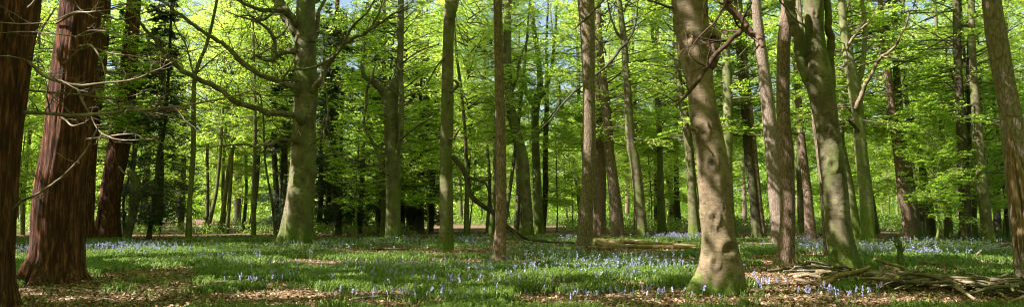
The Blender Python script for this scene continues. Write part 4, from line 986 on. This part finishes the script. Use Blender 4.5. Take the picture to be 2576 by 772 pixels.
# far-off wood: one mass beyond everything one can tell apart
def far_wood():
    r = np.random.default_rng(9)
    nc = 6500
    Y = r.uniform(160, 210, nc); X = r.uniform(-0.78, 0.78, nc) * Y
    top = 21 + 6 * fbm(np.stack([X * .04, Y * .04, X * 0], -1), 4, 2)
    Z = r.random(nc) ** 1.25 * top
    C0 = np.stack([X, Y, Z], -1); per = 46
    idx = np.repeat(np.arange(nc), per); n = len(idx)
    C = C0[idx] + r.normal(0, 1, (n, 3)) * np.array([2.2, 2.2, 0.6])
    C[:, 2] = np.maximum(C[:, 2], 0.1)
    D = r.normal(0, 1, (n, 3)); Nn = r.normal(0, 1, (n, 3))
    L = r.uniform(.4, .7, n)
    me = build_leaves('far_wood', [(C, D, Nn, L, L * .7, np.clip(h3(idx, idx * 0, idx * 0, 3) * .6 + r.random(n) * .4, 0, 1))], M['leaf'])
    tag(obj('far_wood', me), 'far-off wood reading as one bright green mass', 'woodland', None, 'stuff')
far_wood()
def unseen_wood_around():  # unseen ring of leaves added to block low sky light
    r = np.random.default_rng(91)
    nc = 1500
    a = r.uniform(math.radians(132), math.radians(408), nc); R_ = r.uniform(62, 80, nc)
    X, Y = np.cos(a) * R_, np.sin(a) * R_ + 10
    keep = np.abs(X) > np.maximum(Y, 0) * .78 + 6; X, Y = X[keep], Y[keep]; nc = len(X)
    Z = r.random(nc) * 19; per = 60
    idx = np.repeat(np.arange(nc), per); n = len(idx)
    C = np.stack([X, Y, Z], -1)[idx] + r.normal(0, 1, (n, 3)) * np.array([2.2, 2.2, 1.0]); C[:, 2] = np.maximum(C[:, 2], .1)
    L = r.uniform(.4, .6, n)
    me = build_leaves('unseen_wood_around', [(C, r.normal(0, 1, (n, 3)), r.normal(0, 1, (n, 3)), L, L * .7, r.random(n))], M['leaf'])
    tag(obj('unseen_surrounding_wood', me), 'unseen green wood added beside and behind the viewer to block low sky light', 'woodland', None, 'stuff')
unseen_wood_around()

# low undergrowth between the distant trunks
def undergrowth():
    r = np.random.default_rng(19)
    nc = 5200
    Y = 52 + 90 * r.random(nc) ** 1.1; X = r.uniform(-.76, .76, nc) * Y
    k = fbm(np.stack([X * .08, Y * .08, X * 0], -1), 8, 2)
    ok = (k > -0.02) & (r.random(nc) < .8)
    X, Y, k = X[ok], Y[ok], k[ok]; nc = len(X)
    per = 60; idx = np.repeat(np.arange(nc), per); n = len(idx)
    hgt = (0.25 + 0.7 * np.clip(k + .3, 0, 1) + 0.3 * r.random(nc))[idx]
    C = np.stack([X[idx] + r.normal(0, .55, n), Y[idx] + r.normal(0, .55, n), r.random(n) * hgt * (0.7 + Y[idx] / 150)], -1)
    D = r.normal(0, 1, (n, 3)); D[:, 2] = np.abs(D[:, 2]); Nn = r.normal(0, 1, (n, 3)); Nn[:, 2] += .8
    L = r.uniform(.08, .2, n) * (.7 + Y[idx] / 120)
    T = np.clip((h3(idx, idx * 0, idx * 0, 3) * .75 + r.random(n) * .35), 0, 1)
    tag(obj('undergrowth', build_leaves('undergrowth', [(C, D, Nn, L, L * .55, T)], M['shrub'])), 'low brambles, bracken and seedlings between the distant trunks', 'undergrowth', None, 'stuff')
undergrowth()

# ------------------------------------------------------------------ the floor: strap leaves, dead leaves, bluebells
TR = np.array([[b[0], b[1]] for _, b, _ in NEAR])
def clear_of_trunks(x, y, rad=0.5):
    k = np.ones(len(x), dtype=bool)
    for root, b, W_ in NEAR:
        k &= ((x - b[0]) ** 2 + (y - b[1]) ** 2) > (W_[1, 3] * 0.95) ** 2
    return k
def grass():
    r = np.random.default_rng(3)
    n = 76000
    y = 10.5 * (56 / 10.5) ** r.random(n)
    x = r.uniform(-.74, .74, n) * y
    cv = cover(x, y)
    k = (r.random(n) < cv * 0.95 + 0.015) & clear_of_trunks(x, y)
    x, y, cv = x[k], y[k], cv[k]
    per = 5; n = len(x) * per
    x = np.repeat(x, per) + r.normal(0, .05, n); y = np.repeat(y, per) + r.normal(0, .05, n); cvr = np.repeat(cv, per)
    sc = 1 + np.maximum(y - 14, 0) / 26
    a = r.uniform(0, 6.28, n); ln = r.uniform(.13, .30, n) * (0.65 + .4 * cvr) ; out_ = r.uniform(.25, 1.0, n)
    d = np.stack([np.cos(a), np.sin(a), np.zeros(n)], -1); s = np.stack([-np.sin(a), np.cos(a), np.zeros(n)], -1)
    w = (r.uniform(.006, .013, n) * sc)[:, None]
    p0 = np.stack([x, y, gz(x, y) - .01], -1)
    p1 = p0 + d * (ln * .25 * out_)[:, None]; p1[:, 2] += ln * .55
    p2 = p0 + d * (ln * .62 * out_)[:, None]; p2[:, 2] += ln * (.85 - .25 * out_)
    p3 = p0 + d * (ln * .95 * out_)[:, None]; p3[:, 2] += ln * (.9 - .75 * out_)
    V = np.stack([p0 - s * w * .6, p0 + s * w * .6, p1 - s * w, p1 + s * w, p2 - s * w * .8, p2 + s * w * .8, p3 - s * w * .15, p3 + s * w * .15], 1).reshape(-1, 3)
    b = np.arange(n)[:, None, None] * 8
    Q = (b + np.array([[0, 1, 3, 2], [2, 3, 5, 4], [4, 5, 7, 6]])[None]).reshape(-1, 4)
    T = np.repeat(np.clip(r.normal(.5, .22, n), 0, 1), 3)
    me = mesh_np('bluebell_foliage', V, Q, M['grass'], True, {'tint': ('FACE', T)})
    tag(obj('bluebell_foliage', me), 'carpet of green strap leaves covering the woodland floor', 'ground cover', None, 'stuff')
grass()
def litter():
    r = np.random.default_rng(4)
    n = 120000
    y = 10.5 * (50 / 10.5) ** r.random(n); x = r.uniform(-.74, .74, n) * y
    cv = cover(x, y); k = r.random(n) < (1.05 - cv * .8); x, y = x[k], y[k]; n = len(x)
    C = np.stack([x, y, gz(x, y) + r.uniform(.004, .03, n)], -1)
    D = r.normal(0, 1, (n, 3)); D[:, 2] *= .35; Nn = np.array([0, 0, 1.]) + r.normal(0, .45, (n, 3))
    L = r.uniform(.045, .095, n) * (1 + np.maximum(y - 15, 0) / 40)
    V, Q, T = leaf_quads(C, D, Nn, L, L * r.uniform(.5, .75, n), r.random(n) ** 1.3, .12)
    tag(obj('fallen_leaves', mesh_np('fallen_leaves', V, Q, M['litter'], False, {'tint': ('FACE', T)})), 'brown and tan dead leaves scattered over the ground', 'leaf litter', None, 'stuff')
litter()

def bluebell_geo(r, h, detail=True, sc=1.0):
    """one stem nodding at the tip with bells hanging off one side"""
    mb = MB(); a = r.uniform(0, 6.28); d = np.array([math.cos(a), math.sin(a), 0])
    t = np.linspace(0, 1, 6)
    C = np.outer(t, [0, 0, h]) + np.outer(t ** 3, d * h * .22); C[-1, 2] -= h * .05
    V, Q = tube(C, np.full(6, .0035 * sc), 4, cap=False); mb.add(V, Q, .5, 0)
    ur = np.linspace(.62, 1, 5); V, Q = tube(np.stack([np.interp(ur, t, C[:, j]) for j in range(3)], -1), np.full(5, .0042 * sc), 4, cap=False); mb.add(V, Q, .2, 1)
    nb = r.integers(5, 9)
    for k in range(nb):
        u = .66 + .34 * k / nb; p = np.array([np.interp(u, t, C[:, j]) for j in range(3)])
        o = d * r.uniform(.008, .022) + r.normal(0, .006, 3); q = p + o; l = r.uniform(.016, .024) * sc; rr = np.array([.003, .0075, .007, .012]) * sc
        V, Q = tube(np.array([C[3] * 0 + p, (p + q) / 2, q]), [.0022 * sc] * 3, 4, cap=False); mb.add(V, Q, .3, 1)
        tt = np.array([0, .25, .75, 1.0])
        ax = np.array([0, 0, -1.0]) + d * .35 + r.normal(0, .15, 3)
        Cc = q + np.outer(tt * l, ax); V, Q = tube(Cc, rr, 6, cap=False); mb.add(V, Q, r.random(), 1)
    return mb
def scatter_bells():
    r = np.random.default_rng(6)
    Z = [(60, 640, 70, 14, 170), (320, 634, 180, 14, 620), (120, 690, 60, 20, 12), (560, 660, 120, 26, 150), (820, 628, 120, 14, 170), (1000, 614, 120, 12, 220), (1190, 614, 70, 12, 220), (1500, 672, 210, 30, 340), (1620, 682, 150, 24, 340),
         (1380, 640, 120, 16, 200), (1000, 690, 300, 30, 300), (1130, 735, 220, 34, 40), (650, 712, 110, 18, 30), (1700, 604, 90, 8, 420), (2040, 620, 60, 16, 330), (2300, 624, 260, 20, 480), (2440, 640, 160, 22, 240), (2200, 640, 60, 16, 260),
         (2330, 655, 60, 9, 160), (1890, 725, 80, 22, 34), (1550, 755, 200, 14, 40), (2110, 752, 90, 12, 26), (1280, 690, 150, 26, 150), (1060, 757, 180, 12, 30), (1950, 628, 70, 10, 110), (1420, 615, 60, 6, 120), (880, 700, 200, 20, 60)]
    P_ = []
    for (cx, cy_, rx, ry, n) in Z:
        n = int(n * .55) if n > 40 else n
        u = r.normal(0, .55, (n, 2)); px = cx + u[:, 0] * rx; py = cy_ + u[:, 1] * ry
        for a, b in zip(px, py):
            if b < 590 or b > 790: continue
            g = G(a, b); P_.append((g[0], g[1]))
    P_ = np.array(P_); k = clear_of_trunks(P_[:, 0], P_[:, 1]); P_ = P_[k]; P_ = P_[P_[:, 1] < 58]
    P_ = P_[np.argsort(P_[:, 1])]
    near, far = P_[:300], P_[300:]
    # a handful of flower shapes, copied
    protos = []
    for k in range(8):
        mb = bluebell_geo(r, r.uniform(.24, .33), sc=1.0)
        V = np.concatenate(mb.V); Q = np.concatenate(mb.Q); m = np.concatenate(mb.M); A = np.concatenate(mb.A)
        protos.append((mesh_np('stem', V, Q[m == 0], M['stem'], True, {'tint': ('POINT', A)}), mesh_np('bell_cluster', V, Q[m == 1], M['bell'], True, {'tint': ('POINT', A)})))
    seen = []
    for i, (x, y) in enumerate(near):
        rt = empty('bluebell', (x, y, float(gz(x, y)) - .01)); k = i % 8; s = r.uniform(.8, 1.15)
        rt.rotation_euler = (0, 0, r.uniform(0, 6.28)); rt.scale = (s, s, s)
        obj('stem', protos[k][0], rt); obj('bell_cluster', protos[k][1], rt)
        px, py = proj(np.array([[x, y, 0.0]])); px = float(px[0]); py = float(py[0])
        where = 'at the left end under the redwoods' if px < 500 else 'in the near left part of the glade' if px < 850 else 'in the near middle of the glade' if px < 1330 else 'in the sunny patch left of the pale big beech' if px < 1725 else 'round the mossy foot of the pale big beech' if px < 1990 else 'in front of the brushwood pile'
        tag(rt, 'nodding violet-blue flower spike ' + where, 'flower', 'bluebells nearest the camera, ' + where)
    Vs, Qs, Ms, As = [], [], [], []; n = 0
    geo = []
    for k in range(10):
        mb = MB(); h = r.uniform(.24, .34)
        mb.add(np.array([[-.004, 0, 0], [.004, 0, 0], [.006, 0, h], [-.002, 0, h]]), [[0, 1, 2, 3]], .5, 0)
        for q in range(6):
            c = np.array([r.uniform(-.02, .02), r.uniform(-.02, .02), h * r.uniform(.72, 1.03)]); s = .0125
            e = r.uniform(0, 3.14); ex = np.array([math.cos(e), math.sin(e), 0]) * s; ez = np.array([0, 0, s * 1.2])
            mb.add(np.array([c - ex, c - ez, c + ex, c + ez]), [[0, 1, 2, 3]], r.random(), 1)
        geo.append((np.concatenate(mb.V), np.concatenate(mb.Q), np.concatenate(mb.M), np.concatenate(mb.A)))
    for i, (x, y) in enumerate(far):
        V, Q, m, A = geo[i % 10]; s = (.85 + .4 * r.random()); a = r.uniform(0, 6.28)
        w = 1 + max(y - 16, 0) / 40
        R = np.array([[math.cos(a), -math.sin(a)], [math.sin(a), math.cos(a)]])
        V2 = V.copy() * s; V2[:, :2] = (V2[:, :2] * w) @ R.T
        V2 += np.array([x, y, float(gz(x, y))])
        Vs.append(V2); Qs.append(Q + n); Ms.append(m); As.append(A); n += len(V)
    me = mesh_np('bluebells', np.concatenate(Vs), np.concatenate(Qs), [M['stem'], M['bell']], False, {'tint': ('POINT', np.concatenate(As))}, np.concatenate(Ms))
    tag(obj('bluebell_drift', me), 'thousands of violet-blue flowers drifting away under the trees', 'flowers', None, 'stuff')
scatter_bells()

# ------------------------------------------------------------------ logs, brushwood, fallen boughs
def stick(name, label, cat, group, a, b, r0, r1, mat='deadwood', bend=0.05, ns=8, seed=0, ends=True, kink=0.0):
    """a, b world end points"""
    r = np.random.default_rng(seed + 4000); a = np.array(a, float); b = np.array(b, float); L = np.linalg.norm(b - a)
    n = max(7, int(L / 0.16)); t = np.linspace(0, 1, n)
    C = a + np.outer(t, b - a)
    w = np.stack([fbm(np.stack([t * 3, t * 0 + k, t * 0 + seed * .77], -1), seed + k, 2) for k in range(3)], -1) * np.sin(t * math.pi)[:, None]
    w[:, 2] = np.abs(w[:, 2]) * .5
    C = C + w * bend * L
    mb = MB(); V, Q = tube(C - a, np.linspace(r0, r1, n), ns, .16, seed); 
    ncap = 2 * (ns // 2)
    mb.add(V, Q, 0, 0)
    me = mesh_np(name, V, Q, [M[mat], M['cut']], True, None, [0] * (len(Q) - ncap) + [1] * ncap)
    o = obj(name, me, None, a.tolist())
    tag(o, label, cat, group)
    return o
def GP(x, y, up=0.0):
    g = G(x, y); g[2] = float(gz(g[0], g[1])) + up; return g
# log pile by the leaning pine
for i, (x0, y0, x1, y1, w, up, lab) in enumerate([
    (1497, 608, 1568, 612, 15, .34, 'thickest mossy log on top at the left end of the log pile'),
    (1505, 619, 1600, 620, 10, .10, 'long brown log low in the left half of the log pile'),
    (1560, 606, 1640, 612, 12, .34, 'pale orange log on top in the middle of the log pile'),
    (1585, 620, 1680, 622, 11, .10, 'straight log at the bottom middle of the log pile'),
    (1600, 610, 1700, 616, 9, .26, 'long thin log slanting over the middle of the log pile'),
    (1640, 622, 1725, 624, 10, .10, 'reddish log at the bottom right of the log pile'),
    (1655, 612, 1752, 619, 8, .22, 'thin log sticking out at the right end of the log pile'),
    (1500, 613, 1570, 617, 10, .20, 'dark log under the thickest one in the log pile'),
    (1690, 622, 1768, 626, 7, .07, 'slim pale log trailing on the ground right of the log pile'),
    (1480, 622, 1560, 625, 7, .06, 'thin grey log on the ground in front of the left end of the log pile'),
    (1570, 588, 1640, 590, 8, .12, 'log lying behind the pile at the foot of the leaning dark beech'),
    (1530, 590, 1590, 585, 7, .10, 'short log lying behind the pile beside the leaning grey pine')]):
    Yp = G(x0, y0 + 12)[1] if i < 10 else G(x0, y0)[1]
    Yp = {0: 33.6, 1: 33.0, 2: 33.7, 3: 33.0, 4: 33.5, 5: 32.8, 6: 33.4, 7: 33.4, 8: 32.2, 9: 32.0}.get(i, Yp)
    a = P(x0, y0, Yp); b = P(x1, y1, Yp - .1)
    rr = w / 2 * Yp / F
    a[2] = max(a[2], rr * .6); b[2] = max(b[2], rr * .6)
    stick('log', lab, 'log', 'logs in the pile by the leaning pine', a, b, rr * 1.1, rr * .9, 'log', .015, 14, i)
# brushwood pile on the right
k = 0
for (x0, y0, x1, y1, w, up, lab) in [
    (2075, 712, 2188, 672, 13, .20, 'thick grey branch slanting up to the right in the middle of the brushwood'),
    (2062, 706, 2140, 682, 13, .16, 'thick pale branch resting against the foot of the second big beech'),
    (2200, 716, 2222, 672, 13, .12, 'short stubby log standing steeply towards the viewer in the brushwood'),
    (2230, 668, 2300, 700, 15, .30, 'pale sawn log end on top of the brushwood pile right of the stubby log'),
    (2000, 695, 2085, 688, 9, .10, 'smooth pale branch at the left end of the brushwood'),
    (1972, 664, 2080, 662, 6, .12, 'long straight stick behind the left end of the brushwood'),
    (2240, 690, 2345, 712, 9, .26, 'curved branch bridging the brushwood right of the sawn log'),
    (2330, 690, 2440, 716, 10, .26, 'long smooth branch on top of the brushwood towards the right'),
    (2405, 720, 2452, 752, 8, .16, 'branch stub poking forward and down from the brushwood'),
    (2540, 762, 2600, 735, 9, .12, 'pale forked branch in the bottom right corner'),
    (2002, 702, 2070, 716, 7, .06, 'thin crooked branch lying in front of the left end of the brushwood')]:
    g = (G(x0, max(y0, y1)) + G(x1, max(y0, y1))) / 2; Yp = g[1] - .55
    if y0 < 690 and up > .25: Yp = 17.6
    a = P(x0, y0, Yp + (.5 if y0 < y1 else 0)); b = P(x1, y1, Yp + (.5 if y1 < y0 else 0))
    rr = w / 2 * Yp / F; a[2] = max(a[2], rr * .8); b[2] = max(b[2], rr * .8)
    stick('branch_log', lab, 'branch', 'branches in the brushwood pile', a, b, rr * 1.15, rr * .9, 'log' if k % 3 == 0 else 'deadwood', .06, 12, 100 + k); k += 1
rs = np.random.default_rng(88)
secs = [(2000, 2110, 692, 17, 'left end'), (2110, 2240, 706, 16, 'middle'), (2240, 2420, 724, 30, 'right-hand half'), (2400, 2620, 738, 34, 'far right end')]
for (xa, xb, yc, n, nm) in secs:
    for i in range(n):
        cx = rs.uniform(xa, xb); cyy = yc + rs.normal(0, 3.2) + (cx - xa) / (xb - xa) * 6; g = GP(cx, cyy)
        L = rs.uniform(.6, 1.9); an = rs.normal(.1, .95) + (0 if rs.random() < .7 else rs.normal(0, .8)); rr = .018 + .042 * rs.random() ** 1.4
        z = rs.uniform(.02, .33) * (1 - min(1, abs(g[1] - G(cx, yc)[1]) / 1.2)) + rr
        d = np.array([math.cos(an), math.sin(an), rs.normal(0, .17)]) * L / 2
        a = g + d; b = g - d; a[2] = max(g[2] + z + d[2], rr + .01); b[2] = max(g[2] + z - d[2], rr + .01)
        stick('brushwood_stick', f'thin weathered stick lying in the {nm} of the brushwood pile', 'stick', f'sticks in the {nm} of the brushwood pile', a, b, rr, rr * .5, 'deadwood' if rs.random() < .35 else 'limb', .13, 8, 200 + k); k += 1
# sticks lying about
for (x0, y0, x1, y1, w, up, lab, mt) in [
    (205, 706, 300, 714, 4, .03, 'long pale stick lying on the litter right of the big flared redwood', 'deadwood'),
    (-10, 708, 52, 706, 6, .05, 'dark stick lying between the two nearest redwoods', 'limb'),
    (520, 712, 640, 706, 7, .04, 'dark fallen branch half hidden in leaves in the left foreground', 'limb'),
    (325, 760, 450, 660, 3, .25, 'thin arching dead stem leaning over the left foreground', 'deadwood'),
    (245, 752, 325, 748, 3, .03, 'short thin twig on the litter in the bottom left', 'deadwood'),
    (885, 752, 985, 742, 6, .04, 'dark low branch hidden in the growth at the bottom centre', 'limb'),
    (1395, 708, 1465, 665, 3, .35, 'pale thin stick leaning out of the bluebells left of the pale big beech', 'deadwood'),
    (940, 624, 1030, 628, 6, .06, 'grey fallen branch on the ground below the V-forked beech', 'deadwood'),
    (1870, 612, 1990, 618, 7, .06, 'mossy branch lying right of the pale big beech', 'log'),
    (2300, 632, 2350, 612, 6, .25, 'bare forked stick rising from the bluebells on the right', 'deadwood'),
    (2450, 648, 2470, 628, 7, .15, 'pale broken stick among the bluebells near the right edge', 'deadwood'),
    (2540, 612, 2475, 630, 7, .15, 'dead branch lying at the foot of the grey-brown beech', 'deadwood'),
    (860, 560, 960, 572, 9, .35, 'dark fallen bough lying beneath the distant conifers', 'dark_bark'),
    (340, 552, 440, 562, 12, .5, 'pale fallen trunk lying in the sun behind the bent snag', 'deadwood'),
    (20, 612, 80, 640, 5, .2, 'dead stick leaning near the left edge behind the nearest redwood', 'deadwood'),
    (0, 600, 70, 598, 6, .2, 'fallen stick on the brown ground at the far left', 'deadwood'),
    (5, 760, 40, 715, 4, .2, 'dark twig sprouting up at the left edge foreground', 'limb')]:
    yb = max(y0, y1) + (6 if up > .1 else 2); Yp = G((x0 + x1) / 2, yb)[1]
    a = P(x0, y0, Yp); b = P(x1, y1, Yp + .2); rr = w / 2 * Yp / F
    a[2] = max(a[2], rr); b[2] = max(b[2], rr)
    stick('fallen_branch', lab, 'branch', None, a, b, rr, rr * .6, mt, .05, 8, 600 + k); k += 1

def poly_thing(name, label, cat, lines, Y, mat, base, twigs=0, tl=.6, group=None):
    """a bough made of a main stem and its side stems in one mesh"""
    mb = MB(); r_ = np.random.default_rng(int(base[0]) + 5)
    for pts, dy0, dy1 in lines:
        L = len(pts); W = np.array([[*P(a, b, Y + dy0 + (dy1 - dy0) * i / (L - 1)), c / 2 * Y / F] for i, (a, b, c) in enumerate(pts)])
        A = catmull(W, L * 7); A[:, 2] = np.maximum(A[:, 2], A[:, 3] * .7)
        mb.add(*tube(A[:, :3], A[:, 3], 9, .12, 3))
        if twigs: twiggy(mb, A[:, :3], A[:, 3], twigs, tl, r_, .1)
    b = P(base[0], base[1], Y); b[2] = 0
    return tag(obj(name, mb.mesh(name, M[mat], True, off=b), None, b.tolist()), label, cat, group)
poly_thing('broken_bough', 'long curved dark bough sweeping down from the knobbly beech past the slim centre pine', 'branch',
     [([(1138, 392, 14), (1152, 408, 14), (1168, 430, 14), (1176, 455, 14), (1180, 480, 14), (1192, 500, 14), (1215, 518, 13), (1240, 534, 13), (1262, 556, 12), (1290, 580, 11), (1325, 600, 8), (1380, 606, 8), (1445, 610, 6)], .4, 1.2),
      ([(1176, 444, 7), (1195, 452, 6), (1220, 460, 7), (1228, 475, 6), (1232, 500, 5), (1240, 532, 4)], .5, .7),
      ([(1290, 580, 6), (1310, 600, 5), (1340, 612, 5)], .8, .3)], 29.9, 'dark_bark', (1290, 606), 5, .8)
poly_thing('mossy_stump', 'thin mossy broken stump standing behind the brushwood pile', 'stump',
     [([(2266, 678, 20), (2265, 650, 15), (2264, 625, 13), (2262, 606, 10), (2258, 600, 4)], 0, 0), ([(2264, 640, 7), (2272, 625, 6), (2278, 612, 3)], 0, -.2), ([(2268, 640, 6), (2256, 622, 4), (2250, 612, 2)], 0, .2)], 20.4, 'beech_moss', (2266, 680), 2, .3)
# torn hollow on the right edge pine
def hollow():
    mb = MB(); Y0 = edge.location.y; r_ = np.random.default_rng(5)
    ys = np.array([335, 390, 440, 500, 600, 680.]); cxs = np.array([2548, 2560, 2570, 2580, 2588, 2596.]); ws = np.array([51, 60, 72, 76, 72, 74.])
    for i in range(15):
        f = -.93 + i * .115
        top = 338 + abs(i - 4) * 11 + r_.uniform(-12, 12); bot = 655 + r_.uniform(-70, 30)
        A = []
        for y in np.linspace(top, bot, 10):
            w = np.interp(y, ys, ws) / 2; cx = np.interp(y, ys, cxs); k = 1 if top + 25 < y < bot - 25 else .35
            dep = Y0 - math.sqrt(max(0, 1 - f * f)) * w * Y0 / F * 1.0
            if i in (5, 6) and 400 < y < 560: dep += .02; k *= .45
            A.append([*P(cx + f * w + r_.normal(0, .8), y, dep), (3.4 + r_.uniform(-.8, 1.0)) * k * Y0 / F])
        C = catmull(np.array(A), 44); mb.add(*tube(C[:, :3], C[:, 3], 8, .3, i))
    bb = np.array(edge.location)
    obj('torn_bark', mb.mesh('torn_bark', M['hollow'], True, off=bb), edge)
hollow()
# hanging slim boughs seen high up in front of the ridged pine: part of that pine's neighbour overhead
print('objects', len(bpy.data.objects))
